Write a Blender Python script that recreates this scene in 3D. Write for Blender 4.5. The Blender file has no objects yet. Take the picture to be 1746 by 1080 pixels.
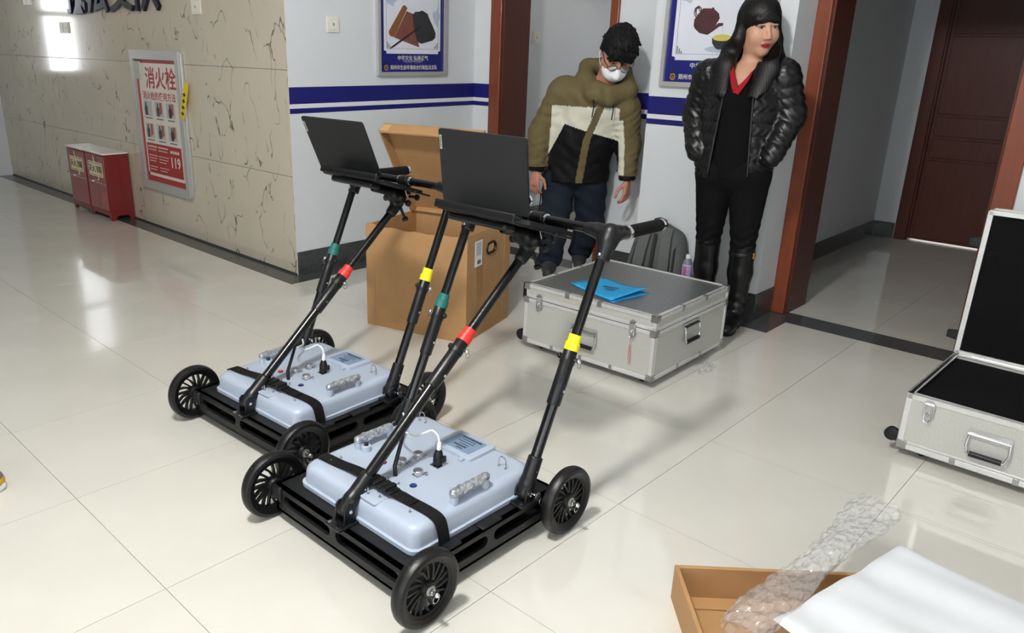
import bpy, bmesh, math, random
import numpy as np
from mathutils import Vector, Matrix

random.seed(7)
np.random.seed(7)
scn = bpy.context.scene
COL = scn.collection
PI = math.pi

# ------------------------------------------------------------------ camera
cam_d = bpy.data.cameras.new('camera')
cam_d.sensor_fit = 'HORIZONTAL'
cam_d.sensor_width = 36.0
cam_d.lens = 1327.598 / 1746 * 36.0
cam_d.shift_x = (873 - 782.86) / 1746
cam_d.clip_start = 0.02
cam = bpy.data.objects.new('camera', cam_d)
COL.objects.link(cam)
c_o = Vector((-0.68905532, -2.91416758, 1.34568524))
c_r = Vector((0.70001018, -0.71390215, 0.01815128))
c_u = Vector((0.21951742, 0.23929334, 0.94580696))
c_f = Vector((0.6795571, 0.65808998, -0.32422173))
cam.matrix_world = Matrix(((c_r.x, c_u.x, -c_f.x, c_o.x), (c_r.y, c_u.y, -c_f.y, c_o.y), (c_r.z, c_u.z, -c_f.z, c_o.z), (0, 0, 0, 1)))
scn.camera = cam

# ------------------------------------------------------------------ world and exposure
world = bpy.data.worlds.new('overcast')
scn.world = world
world.use_nodes = True
wb = world.node_tree.nodes['Background']
wb.inputs[0].default_value = (0.93, 0.96, 1.0, 1)
wb.inputs[1].default_value = 7.6
scn.view_settings.view_transform = 'Standard'
scn.view_settings.look = 'None'
scn.view_settings.exposure = 0.0
scn.view_settings.gamma = 1.0
scn.view_settings.use_curve_mapping = False

# lamp settings used by the ceiling fixtures built further down: (x, y, watts, colour, dome diameter)
LAMPS = [(-0.45, -1.75, 325, (1.0, 0.985, 0.955), 0.28),
         (-0.75, 2.9, 2, (1.0, 0.93, 0.84), 0.28),  # unseen lamp added as faint fill for the far hall
         (4.9, 0.3, 12, (1.0, 0.9, 0.82), 0.28)]

# ------------------------------------------------------------------ helpers
def lin(c):
    return tuple(((v / 255) / 12.92 if v / 255 <= 0.04045 else ((v / 255 + 0.055) / 1.055) ** 2.4) for v in c)

def mat(name, rgb, rough=0.5, metal=0.0, var=0.0, vscale=20, bump=0.0, bscale=200, spec=0.5, coat=0.0, trans=0.0, emit=None, estr=0.0, randv=0.0, srgb=True, stretch=None, alpha=1.0, rvar=0.0):
    m = bpy.data.materials.new(name)
    m.use_nodes = True
    nt = m.node_tree
    b = nt.nodes['Principled BSDF']
    c = lin(rgb) if srgb else rgb
    b.inputs['Base Color'].default_value = (*c, 1)
    b.inputs['Roughness'].default_value = rough
    b.inputs['Metallic'].default_value = metal
    b.inputs['Specular IOR Level'].default_value = spec
    b.inputs['Coat Weight'].default_value = coat
    b.inputs['Coat Roughness'].default_value = 0.08
    b.inputs['Transmission Weight'].default_value = trans
    b.inputs['Alpha'].default_value = alpha
    if emit:
        b.inputs['Emission Color'].default_value = (*lin(emit), 1)
        b.inputs['Emission Strength'].default_value = estr
    tc = nt.nodes.new('ShaderNodeTexCoord')
    src = tc.outputs['Object']
    if stretch:
        mp = nt.nodes.new('ShaderNodeMapping')
        mp.inputs['Scale'].default_value = stretch
        nt.links.new(src, mp.inputs['Vector'])
        src = mp.outputs['Vector']
    if var > 0 or randv > 0:
        n = nt.nodes.new('ShaderNodeTexNoise')
        n.inputs['Scale'].default_value = vscale
        n.inputs['Detail'].default_value = 5
        nt.links.new(src, n.inputs['Vector'])
        mr = nt.nodes.new('ShaderNodeMapRange')
        mr.inputs['From Min'].default_value = 0.3
        mr.inputs['From Max'].default_value = 0.7
        mr.inputs['To Min'].default_value = 1 - var
        mr.inputs['To Max'].default_value = 1 + var
        nt.links.new(n.outputs['Fac'], mr.inputs['Value'])
        val = mr.outputs['Result']
        if randv > 0:
            oi = nt.nodes.new('ShaderNodeObjectInfo')
            m2 = nt.nodes.new('ShaderNodeMapRange')
            m2.inputs['To Min'].default_value = 1 - randv
            m2.inputs['To Max'].default_value = 1 + randv
            nt.links.new(oi.outputs['Random'], m2.inputs['Value'])
            mm = nt.nodes.new('ShaderNodeMath'); mm.operation = 'MULTIPLY'
            nt.links.new(val, mm.inputs[0]); nt.links.new(m2.outputs['Result'], mm.inputs[1])
            val = mm.outputs[0]
        vm = nt.nodes.new('ShaderNodeVectorMath'); vm.operation = 'SCALE'
        vm.inputs[0].default_value = c
        nt.links.new(val, vm.inputs['Scale'])
        nt.links.new(vm.outputs['Vector'], b.inputs['Base Color'])
        if rvar > 0:
            mr3 = nt.nodes.new('ShaderNodeMapRange')
            mr3.inputs['From Min'].default_value = 0.3
            mr3.inputs['From Max'].default_value = 0.7
            mr3.inputs['To Min'].default_value = max(0.01, rough - rvar)
            mr3.inputs['To Max'].default_value = rough + rvar
            nt.links.new(n.outputs['Fac'], mr3.inputs['Value'])
            nt.links.new(mr3.outputs['Result'], b.inputs['Roughness'])
    if bump > 0:
        n2 = nt.nodes.new('ShaderNodeTexNoise')
        n2.inputs['Scale'].default_value = bscale
        n2.inputs['Detail'].default_value = 3
        nt.links.new(src, n2.inputs['Vector'])
        bp = nt.nodes.new('ShaderNodeBump')
        bp.inputs['Strength'].default_value = bump
        bp.inputs['Distance'].default_value = 0.002
        nt.links.new(n2.outputs['Fac'], bp.inputs['Height'])
        nt.links.new(bp.outputs['Normal'], b.inputs['Normal'])
    return m

class MB:
    """collects shapes into one mesh object"""
    def __init__(s):
        s.v = []; s.f = []; s.m = []; s.cur = 0
    def add(s, verts, faces):
        o = len(s.v)
        s.v += [tuple(p) for p in verts]
        s.f += [tuple(i + o for i in f) for f in faces]
        s.m += [s.cur] * len(faces)
        return s
    def bx(s, x0, x1, y0, y1, z0, z1, M=None):
        v = [Vector(p) for p in ((x0, y0, z0), (x1, y0, z0), (x1, y1, z0), (x0, y1, z0), (x0, y0, z1), (x1, y0, z1), (x1, y1, z1), (x0, y1, z1))]
        if M is not None: v = [M @ p for p in v]
        return s.add(v, [(0, 3, 2, 1), (4, 5, 6, 7), (0, 1, 5, 4), (1, 2, 6, 5), (2, 3, 7, 6), (3, 0, 4, 7)])
    def box(s, c, d, M=None):
        return s.bx(c[0] - d[0] / 2, c[0] + d[0] / 2, c[1] - d[1] / 2, c[1] + d[1] / 2, c[2] - d[2] / 2, c[2] + d[2] / 2, M)
    def rings(s, rings, cap=True, closed=True):
        n = len(rings[0]); v = [p for r in rings for p in r]; f = []
        for i in range(len(rings) - 1):
            for j in range(n if closed else n - 1):
                k = (j + 1) % n
                f.append((i * n + j, i * n + k, (i + 1) * n + k, (i + 1) * n + j))
        if cap:
            f.append(tuple(range(n - 1, -1, -1))); f.append(tuple((len(rings) - 1) * n + j for j in range(n)))
        return s.add(v, f)
    def tube(s, path, r, n=14, cap=True, flat=None):
        path = [Vector(p) for p in path]
        rs = r if isinstance(r, (list, tuple)) else [r] * len(path)
        t0 = (path[1] - path[0]).normalized()
        ref = Vector((0, 0, 1)) if abs(t0.z) < 0.9 else Vector((1, 0, 0))
        a = t0.cross(ref).normalized()
        out = []
        for i, p in enumerate(path):
            if i == 0: t = path[1] - path[0]
            elif i == len(path) - 1: t = path[-1] - path[-2]
            else: t = (path[i + 1] - p).normalized() + (p - path[i - 1]).normalized()
            t.normalize()
            a = (a - t * a.dot(t)).normalized()
            b = t.cross(a)
            out.append([p + (a * math.cos(2 * PI * j / n) + b * math.sin(2 * PI * j / n)) * rs[i] for j in range(n)])
        return s.rings(out, cap)
    def cyl(s, p0, p1, r0, r1=None, n=18):
        return s.tube([p0, p1], [r0, r0 if r1 is None else r1], n)
    def lathe(s, prof, o, d, n=32, closed=False):
        o = Vector(o); d = Vector(d).normalized()
        ref = Vector((0, 0, 1)) if abs(d.z) < 0.9 else Vector((1, 0, 0))
        a = d.cross(ref).normalized(); b = d.cross(a)
        rs = [[o + d * h + (a * math.cos(2 * PI * j / n) + b * math.sin(2 * PI * j / n)) * r for j in range(n)] for r, h in prof]
        if closed: rs.append(rs[0])
        return s.rings(rs, cap=not closed)
    def prism(s, pts, M, d):
        """2D outline in the local xy plane of M, pushed d along local z"""
        n = len(pts)
        v = [M @ Vector((x, y, 0)) for x, y in pts] + [M @ Vector((x, y, d)) for x, y in pts]
        return s.add(v, [tuple(range(n - 1, -1, -1)), tuple(range(n, 2 * n))] + [(i, (i + 1) % n, n + (i + 1) % n, n + i) for i in range(n)])
    def ball(s, c, r, n=12, m=8, sc=(1, 1, 1)):
        rs = []
        for i in range(m + 1):
            t = -PI / 2 + PI * i / m
            rr = max(math.cos(t), 0.02)
            rs.append([(c[0] + r * sc[0] * rr * math.cos(2 * PI * j / n), c[1] + r * sc[1] * rr * math.sin(2 * PI * j / n), c[2] + r * sc[2] * math.sin(t)) for j in range(n)])
        return s.rings(rs)
    def mesh(s, me, M=None):
        v = [(M @ p.co if M is not None else p.co) for p in me.vertices]
        return s.add(v, [tuple(p.vertices) for p in me.polygons])
    def data(s, name, mats, smooth=40):
        me = bpy.data.meshes.new(name)
        me.from_pydata([tuple(p) for p in s.v], [], s.f)
        mats = mats if isinstance(mats, (list, tuple)) else [mats]
        for m in mats: me.materials.append(m)
        if len(mats) > 1: me.polygons.foreach_set('material_index', s.m)
        bm = bmesh.new(); bm.from_mesh(me); bmesh.ops.recalc_face_normals(bm, faces=bm.faces); bm.to_mesh(me); bm.free()
        if smooth:
            me.shade_smooth(); me.set_sharp_from_angle(angle=math.radians(smooth))
        me.update()
        return me
    def build(s, name, mats, parent=None, bevel=0, smooth=40, seg=2):
        return link(name, s.data(name, mats, smooth), parent, bevel, seg)

def link(name, me, parent=None, bevel=0, seg=2):
    o = bpy.data.objects.new(name, me)
    COL.objects.link(o)
    if parent is not None: o.parent = parent
    if bevel:
        b = o.modifiers.new('bevel', 'BEVEL'); b.width = bevel; b.segments = seg; b.limit_method = 'ANGLE'; b.angle_limit = math.radians(35)
        b.use_clamp_overlap = True
    return o

def tag(o, label, cat, group=None):
    o['label'] = label; o['category'] = cat
    if group: o['group'] = group
    return o

def empty(name, loc, rz=0, label=None, cat=None, group=None, rot=None):
    o = bpy.data.objects.new(name, None)
    o.empty_display_size = 0.05
    COL.objects.link(o)
    o.location = loc
    o.rotation_euler = rot if rot else (0, 0, rz)
    if label: tag(o, label, cat, group)
    return o

def struct(o):
    o['kind'] = 'structure'
    return o

def copy_tree(o, parent=None):
    c = o.copy(); COL.objects.link(c); c.parent = parent
    for ch in [x for x in bpy.data.objects if x.parent == o]:
        copy_tree(ch, c)
    return c

def text_me(body, size, extrude=0.0, align='LEFT', bold=0.0):
    cu = bpy.data.curves.new('lettering', 'FONT')
    cu.body = body; cu.size = size; cu.extrude = extrude; cu.align_x = align; cu.resolution_u = 2; cu.offset = bold * size
    cu.fill_mode = 'BOTH' if extrude else 'FRONT'
    ob = bpy.data.objects.new('lettering', cu)
    COL.objects.link(ob)
    dg = bpy.context.evaluated_depsgraph_get()
    me = bpy.data.meshes.new_from_object(ob.evaluated_get(dg))
    bpy.data.objects.remove(ob); bpy.data.curves.remove(cu)
    return me

def front(x, z, y=0.0, sx=1.0):
    """matrix that stands a flat local-xy drawing up on a panel that faces local -Y"""
    return Matrix(((sx, 0, 0, x), (0, 0, -1, y), (0, 1, 0, z), (0, 0, 0, 1)))

def plate2d(outer, holes, thick):
    """flat plate with real holes: mesh in xy, thickness centred on z"""
    cu = bpy.data.curves.new('plate', 'CURVE'); cu.dimensions = '2D'; cu.fill_mode = 'BOTH'; cu.extrude = thick / 2
    for ring in [outer] + holes:
        sp = cu.splines.new('POLY'); sp.points.add(len(ring) - 1)
        for i, p in enumerate(ring): sp.points[i].co = (p[0], p[1], 0, 1)
        sp.use_cyclic_u = True
    ob = bpy.data.objects.new('plate', cu); COL.objects.link(ob)
    dg = bpy.context.evaluated_depsgraph_get()
    me = bpy.data.meshes.new_from_object(ob.evaluated_get(dg))
    bpy.data.objects.remove(ob); bpy.data.curves.remove(cu)
    return me

def rrect(cx, cy, w, h, r, n=5):
    r = min(r, w / 2 - 1e-5, h / 2 - 1e-5)
    out = []
    for sx, sy, a0 in ((1, 1, 0), (-1, 1, PI / 2), (-1, -1, PI), (1, -1, 1.5 * PI)):
        for i in range(n + 1):
            a = a0 + PI / 2 * i / n
            out.append((cx + sx * (w / 2 - r) + r * math.cos(a), cy + sy * (h / 2 - r) + r * math.sin(a)))
    return out

def rbox(mb, x0, x1, y0, y1, z0, z1, r, e=0.0, n=4):
    """box with rounded vertical corners and a rounded top edge of radius e"""
    cx, cy, w, h = (x0 + x1) / 2, (y0 + y1) / 2, x1 - x0, y1 - y0
    rs = [[(x, y, z0) for x, y in rrect(cx, cy, w, h, r, n)]]
    if e > 0:
        for i in range(5):
            a = PI / 2 * i / 4
            d = e * (1 - math.cos(a)); z = z1 - e + e * math.sin(a)
            rs.append([(x, y, z) for x, y in rrect(cx, cy, w - 2 * d, h - 2 * d, max(r - d, 0.002), n)])
    else:
        rs.append([(x, y, z1) for x, y in rrect(cx, cy, w, h, r, n)])
    return mb.rings(rs)

# ------------------------------------------------------------------ smooth-union surface mesher (for bodies, clothes, moulded joints)
class SDF:
    def __init__(s, lo, hi, res):
        s.lo = np.array(lo, np.float32); s.res = res
        s.n = np.ceil((np.array(hi) - np.array(lo)) / res).astype(int) + 1
        s.g = np.full(s.n, 1.0, np.float32)
    def _sub(s, lo, hi):
        a = np.maximum(np.floor((np.array(lo) - s.lo) / s.res).astype(int), 0)
        b = np.minimum(np.ceil((np.array(hi) - s.lo) / s.res).astype(int) + 1, s.n)
        if (b <= a).any(): return None, None
        ax = [s.lo[i] + s.res * np.arange(a[i], b[i], dtype=np.float32) for i in range(3)]
        P = np.stack(np.meshgrid(*ax, indexing='ij'), -1)
        return tuple(slice(a[i], b[i]) for i in range(3)), P
    def _mix(s, sl, d, k, sub=False):
        g = s.g[sl]
        if sub:
            h = np.clip(0.5 - 0.5 * (g + d) / max(k, 1e-6), 0, 1)
            s.g[sl] = g * (1 - h) + (-d) * h + k * h * (1 - h)
        else:
            h = np.clip(0.5 + 0.5 * (g - d) / max(k, 1e-6), 0, 1)
            s.g[sl] = g * (1 - h) + d * h - k * h * (1 - h)
    def cap(s, a, b, ra, rb=None, k=0.02, flat=None, sub=False, fn=None):
        """round cone a-b; flat=(axis vector, factor) squeezes it along that axis; fn adds a surface offset"""
        a = np.array(a, np.float32); b = np.array(b, np.float32); rb = ra if rb is None else rb
        R = max(ra, rb) + k * 1.5 + 0.02
        sl, P = s._sub(np.minimum(a, b) - R, np.maximum(a, b) + R)
        if sl is None: return s
        ab = b - a; L2 = max(float(ab @ ab), 1e-9)
        t = np.clip(((P - a) @ ab) / L2, 0, 1)
        D = P - a - t[..., None] * ab
        q = 1.0
        if flat is not None:
            ax = np.array(flat[0], np.float32); ax /= np.linalg.norm(ax); q = flat[1]
            c = D @ ax
            D = D + ax * (c * (1 / q - 1))[..., None]
        d = (np.linalg.norm(D, axis=-1) - (ra + (rb - ra) * t))
        if q < 1: d = d * (q + (1 - q) * 0.5)
        if fn is not None: d = d - fn(P, t)
        s._mix(sl, d.astype(np.float32), k, sub)
        return s
    def ell(s, c, r, k=0.02, R=None, sub=False):
        c = np.array(c, np.float32); r = np.array(r, np.float32)
        m = r.max() + k * 1.5 + 0.02
        sl, P = s._sub(c - m, c + m)
        if sl is None: return s
        D = P - c
        if R is not None: D = D @ np.array(R, np.float32)
        q = np.linalg.norm(D / r, axis=-1); q2 = np.linalg.norm(D / (r * r), axis=-1)
        d = q * (q - 1) / np.maximum(q2, 1e-6)
        s._mix(sl, d.astype(np.float32), k, sub)
        return s
    def cut(s, f):
        """keep only where f(P) <= 0"""
        sl, P = s._sub(s.lo - 1, s.lo + s.res * s.n + 1)
        s.g = np.maximum(s.g, f(P).astype(np.float32))
        return s
    def mesh(s):
        g = s.g; n = g.shape
        ins = g < 0
        cell = np.zeros(tuple(i - 1 for i in n), np.int8)
        for dx in (0, 1):
            for dy in (0, 1):
                for dz in (0, 1):
                    cell += ins[dx:n[0] - 1 + dx, dy:n[1] - 1 + dy, dz:n[2] - 1 + dz]
        act = (cell > 0) & (cell < 8)
        idx = np.argwhere(act)
        vid = np.full(act.shape, -1, np.int64)
        vid[act] = np.arange(len(idx))
        acc = np.zeros((len(idx), 3)); cnt = np.zeros(len(idx))
        cs = [(x, y, z) for x in (0, 1) for y in (0, 1) for z in (0, 1)]
        gv = [g[idx[:, 0] + c[0], idx[:, 1] + c[1], idx[:, 2] + c[2]] for c in cs]
        for i in range(8):
            for j in range(i + 1, 8):
                df = [abs(cs[i][k] - cs[j][k]) for k in range(3)]
                if sum(df) != 1: continue
                a, b = gv[i], gv[j]
                m = (a < 0) != (b < 0)
                t = np.where(m, a / np.where(m, a - b, 1), 0)
                p = np.array(cs[i]) + t[:, None] * (np.array(cs[j]) - np.array(cs[i]))
                acc += p * m[:, None]; cnt += m
        V = s.lo + s.res * (idx + acc / cnt[:, None])
        F = []
        for ax in range(3):
            u, w = [(1, 2), (2, 0), (0, 1)][ax]
            sl0 = [slice(None)] * 3; sl1 = [slice(None)] * 3
            sl0[ax] = slice(0, n[ax] - 1); sl1[ax] = slice(1, n[ax])
            A = ins[tuple(sl0)]; B = ins[tuple(sl1)]
            e = np.argwhere(A != B)
            ok = (e[:, u] > 0) & (e[:, w] > 0) & (e[:, u] < n[u] - 1) & (e[:, w] < n[w] - 1)
            e = e[ok]
            if not len(e): continue
            flip = A[e[:, 0], e[:, 1], e[:, 2]]
            q = []
            for du, dw in ((-1, -1), (0, -1), (0, 0), (-1, 0)):
                c = e.copy(); c[:, u] += du; c[:, w] += dw
                q.append(vid[c[:, 0], c[:, 1], c[:, 2]])
            q = np.stack(q, 1)
            q = np.where(flip[:, None], q, q[:, ::-1])
            F.append(q)
        F = np.concatenate(F)
        return V, F
    def build(s, name, mats, parent=None, color=None, matfn=None, post=None, smooth_iter=0):
        V, F = s.mesh()
        if post is not None: V = post(V)
        me = bpy.data.meshes.new(name)
        me.vertices.add(len(V)); me.vertices.foreach_set('co', V.astype(np.float32).ravel())
        me.loops.add(F.size); me.loops.foreach_set('vertex_index', F.astype(np.int32).ravel())
        me.polygons.add(len(F)); me.polygons.foreach_set('loop_start', np.arange(0, F.size, 4, dtype=np.int32))
        me.update(calc_edges=True); me.validate()
        mats = mats if isinstance(mats, (list, tuple)) else [mats]
        for m in mats: me.materials.append(m)
        if matfn is not None:
            C = V[F].mean(1)
            me.polygons.foreach_set('material_index', matfn(C).astype(np.int32))
        if color is not None:
            at = me.color_attributes.new('Col', 'FLOAT_COLOR', 'POINT')
            c = np.ones((len(V), 4), np.float32); c[:, :3] = color(V)
            at.data.foreach_set('color', c.ravel())
        me.shade_smooth()
        return link(name, me, parent)

def vcol_mat(name, rough=0.5, bump=0.0, bscale=100, sss=0.0, spec=0.4):
    m = mat(name, (128, 128, 128), rough, bump=bump, bscale=bscale, spec=spec)
    nt = m.node_tree; b = nt.nodes['Principled BSDF']
    a = nt.nodes.new('ShaderNodeVertexColor'); a.layer_name = 'Col'
    nt.links.new(a.outputs['Color'], b.inputs['Base Color'])
    if sss: b.inputs['Subsurface Weight'].default_value = sss; b.inputs['Subsurface Radius'].default_value = (0.01, 0.004, 0.002)
    return m
# ------------------------------------------------------------------ materials
M = {}
M['grout'] = mat('grout', (96, 90, 82), 0.9)
def tile_mat():
    m = mat('polished_tile', (214, 212, 203), 0.10, var=0.035, vscale=3.5, randv=0.02, spec=0.5, rvar=0.02, coat=0.7)
    m.node_tree.nodes['Principled BSDF'].inputs['Coat Roughness'].default_value = 0.025
    return m
M['tile'] = tile_mat()
M['granite'] = mat('dark_granite', (58, 62, 62), 0.22, var=0.25, vscale=60, spec=0.5)
M['granite_floor'] = mat('dark_granite_floor', (70, 72, 72), 0.2, var=0.2, vscale=60)
M['white'] = mat('white_wall_paint', (208, 212, 215), 0.6, var=0.015, vscale=3, bump=0.05, bscale=300)
M['ceil'] = mat('ceiling_paint', (225, 225, 222), 0.8, var=0.01, vscale=2)
M['blue'] = mat('blue_stripe_paint', (14, 17, 100), 0.45, var=0.04, vscale=6)
M['stripe_white'] = mat('white_stripe_paint', (215, 217, 220), 0.5, var=0.01)
M['wood'] = mat('brown_door_wood', (116, 54, 28), 0.35, var=0.14, vscale=9, stretch=(6, 6, 0.6), coat=0.25)
M['wood_dark_shaded'] = mat('dark_shaded_door_wood', (74, 32, 19), 0.42, var=0.14, vscale=9, stretch=(6, 6, 0.6), coat=0.08, spec=0.35)  # dark wood; for the linings the reveal shade is in the colour
M['plastic_white'] = mat('switch_plastic', (222, 218, 205), 0.35, var=0.01)
M['plastic_grey'] = mat('grey_plastic', (150, 150, 148), 0.4, var=0.02)
M['alu'] = mat('brushed_aluminium', (196, 196, 194), 0.4, metal=0.55, var=0.06, vscale=40, stretch=(1, 1, 8))
M['alu_frame'] = mat('satin_frame', (170, 168, 165), 0.32, metal=0.85, var=0.05, vscale=30)
M['chrome'] = mat('chrome', (215, 216, 218), 0.12, metal=1.0, var=0.02)
M['black'] = mat('black_plastic', (15, 16, 17), 0.45, spec=0.35, var=0.06, vscale=30)
M['ink'] = mat('black_ink', (30, 30, 34), 0.6, var=0.02)
M['rubber'] = mat('black_rubber', (13, 13, 14), 0.4, spec=0.4, var=0.1, vscale=50, bump=0.15, bscale=260)

def marble():
    m = mat('veined_marble', (198, 189, 170), 0.16, var=0.05, vscale=2.2, coat=0.5, spec=0.5)
    nt = m.node_tree; b = nt.nodes['Principled BSDF']
    base = b.inputs['Base Color'].links[0].from_socket
    tc = nt.nodes.new('ShaderNodeTexCoord')
    mp = nt.nodes.new('ShaderNodeMapping'); mp.inputs['Scale'].default_value = (1, 2.3, 1.1)
    nt.links.new(tc.outputs['Object'], mp.inputs['Vector'])
    n1 = nt.nodes.new('ShaderNodeTexNoise'); n1.inputs['Scale'].default_value = 2.6; n1.inputs['Detail'].default_value = 2.5; n1.inputs['Distortion'].default_value = 0.25
    nt.links.new(mp.outputs['Vector'], n1.inputs['Vector'])
    s = nt.nodes.new('ShaderNodeMath'); s.operation = 'SUBTRACT'; s.inputs[1].default_value = 0.5
    nt.links.new(n1.outputs['Fac'], s.inputs[0])
    a = nt.nodes.new('ShaderNodeMath'); a.operation = 'ABSOLUTE'; nt.links.new(s.outputs[0], a.inputs[0])
    r = nt.nodes.new('ShaderNodeMapRange'); r.inputs['From Min'].default_value = 0.0; r.inputs['From Max'].default_value = 0.010; r.inputs['To Min'].default_value = 1; r.inputs['To Max'].default_value = 0
    nt.links.new(a.outputs[0], r.inputs['Value'])
    n2 = nt.nodes.new('ShaderNodeTexNoise'); n2.inputs['Scale'].default_value = 7; n2.inputs['Detail'].default_value = 2
    nt.links.new(tc.outputs['Object'], n2.inputs['Vector'])
    r2 = nt.nodes.new('ShaderNodeMapRange'); r2.inputs['From Min'].default_value = 0.46; r2.inputs['From Max'].default_value = 0.56
    nt.links.new(n2.outputs['Fac'], r2.inputs['Value'])
    mu = nt.nodes.new('ShaderNodeMath'); mu.operation = 'MULTIPLY'
    nt.links.new(r.outputs['Result'], mu.inputs[0]); nt.links.new(r2.outputs['Result'], mu.inputs[1])
    mx = nt.nodes.new('ShaderNodeMix'); mx.data_type = 'RGBA'
    nt.links.new(mu.outputs[0], mx.inputs['Factor']); nt.links.new(base, mx.inputs['A'])
    mx.inputs['B'].default_value = (*lin((74, 67, 58)), 1)
    nt.links.new(mx.outputs['Result'], b.inputs['Base Color'])
    return m
M['marble'] = marble()
def glass_mat(name, tint=(1, 1, 1), gloss=0.12, rough=0.02):
    m = bpy.data.materials.new(name); m.use_nodes = True
    nt = m.node_tree; nt.nodes.remove(nt.nodes['Principled BSDF'])
    out = nt.nodes['Material Output']
    t = nt.nodes.new('ShaderNodeBsdfTransparent'); t.inputs[0].default_value = (*tint, 1)
    g = nt.nodes.new('ShaderNodeBsdfGlossy'); g.inputs['Roughness'].default_value = rough
    f = nt.nodes.new('ShaderNodeFresnel'); f.inputs[0].default_value = 1.45
    mx = nt.nodes.new('ShaderNodeMixShader')
    ad = nt.nodes.new('ShaderNodeMath'); ad.operation = 'ADD'; ad.use_clamp = True; ad.inputs[1].default_value = gloss * 0.3
    nt.links.new(f.outputs[0], ad.inputs[0]); nt.links.new(ad.outputs[0], mx.inputs[0])
    nt.links.new(t.outputs[0], mx.inputs[1]); nt.links.new(g.outputs[0], mx.inputs[2])
    nt.links.new(mx.outputs[0], out.inputs['Surface'])
    return m
M['pane'] = glass_mat('window_glass')

# ------------------------------------------------------------------ floor: slab with separate polished tiles and dark border strips
T = 0.6
slab = struct(MB().bx(-5.2, 6.4, -8.2, 6.6, -0.06, -0.006).build('floor', M['grout'], smooth=0))
XB, YA, XC, XD = 3.508, 1.05, 3.25, 3.49
regions = [(-3.2, 1.815, -5.0, 6.3), (1.815, 3.365, -0.39, 0.91), (1.815, 3.11, -1.43, -0.39), (1.815, 3.35, -5.0, -1.43), (3.11, 3.365, -0.53, -0.39), (3.53, 6.03, -2.6, -1.0), (3.53, 6.3, -0.53, 1.15)]
full = MB().bx(0.0008, T - 0.0008, 0.0008, T - 0.0008, -0.008, 0).data('tile', M['tile'], 0)
full.transform(Matrix.Identity(4))
cache = {}
for (x0, x1, y0, y1) in regions:
    i0, i1 = math.floor(x0 / T + 1e-6), math.ceil(x1 / T - 1e-6)
    j0, j1 = math.floor(y0 / T + 1e-6), math.ceil(y1 / T - 1e-6)
    for i in range(i0, i1):
        for j in range(j0, j1):
            a0, a1 = max(x0, i * T), min(x1, (i + 1) * T)
            b0, b1 = max(y0, j * T), min(y1, (j + 1) * T)
            if a1 - a0 < 0.01 or b1 - b0 < 0.01: continue
            # leave out tiles that are far outside the view
            cxr, cyr = (a0 + a1) / 2 - c_o.x, (b0 + b1) / 2 - c_o.y
            if cxr * c_f.x + cyr * c_f.y < -1.6: continue
            key = (round(a1 - a0, 3), round(b1 - b0, 3))
            if key == (T, T): me = full
            else:
                if key not in cache:
                    cache[key] = MB().bx(0.0008, key[0] - 0.0008, 0.0008, key[1] - 0.0008, -0.008, 0).data('tile', M['tile'], 0)
                me = cache[key]
            o = link('tile', me, slab); o.location = (a0, b0, 0)
def strip(x0, x1, y0, y1):
    MB().bx(x0 + 0.0008, x1 - 0.0008, y0 + 0.0008, y1 - 0.0008, -0.008, 0.0005).build('border_strip', M['granite_floor'], slab, smooth=0)
def strip_poly(pts):
    MB().prism(pts, Matrix.Translation((0, 0, -0.008)), 0.0085).build('border_strip', M['granite_floor'], slab, smooth=0)
e = 0.0008
strip_poly([(1.815 + e, 0.91 + e), (1.957, 1.05), (1.957, 6.3), (1.815 + e, 6.3)])
strip_poly([(1.815 + 3 * e, 0.91 + e), (3.365 - e, 0.91 + e), (3.508, 1.05), (1.957 + 2 * e, 1.05 - e)])
strip_poly([(3.365 + e, 0.91), (3.365 + e, 0.2), (3.53, 0.2), (3.53, 1.05)])
strip_poly([(3.365 + e, 0.2 - e), (3.365 + e, -0.53), (3.53, -0.53), (3.53, 0.2 - e)])
strip_poly([(3.11 + e, -0.53), (3.11 + e, -1.43), (3.25, -1.29), (3.25, -0.53)])
strip_poly([(3.11 + 3 * e, -1.43 + e), (3.35 - e, -1.43 + e), (3.49, -1.29), (3.25, -1.29)])
strip_poly([(3.35 + e, -1.43), (3.35 + e, -1.8), (3.53, -1.8), (3.53, -1.29), (3.49, -1.29)])
strip_poly([(3.35 + e, -1.8 - e), (3.35 + e, -3.4), (3.53, -3.4), (3.53, -1.8 - e)])

# ------------------------------------------------------------------ walls
H = 3.1
def wall(name, x0, x1, y0, y1, z0=0.0, z1=H, m='white', parent=None):
    o = MB().bx(x0, x1, y0, y1, z0, z1).build(name, M[m], parent, smooth=0)
    if parent is None: struct(o)
    return o
# marble clad wall on the left: backing plus three courses of panels
wl = wall('wall_left', 1.975, 2.2, 1.06, 6.5)
zs = [0.0, 0.607, 1.218, 1.83, H]
for i in range(4):
    MB().bx(1.957, 1.975, 1.0514, 6.3, zs[i] + 0.0012, zs[i + 1] - 0.0012).build('marble_panel', M['marble'], wl, bevel=0.001, smooth=0)
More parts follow.
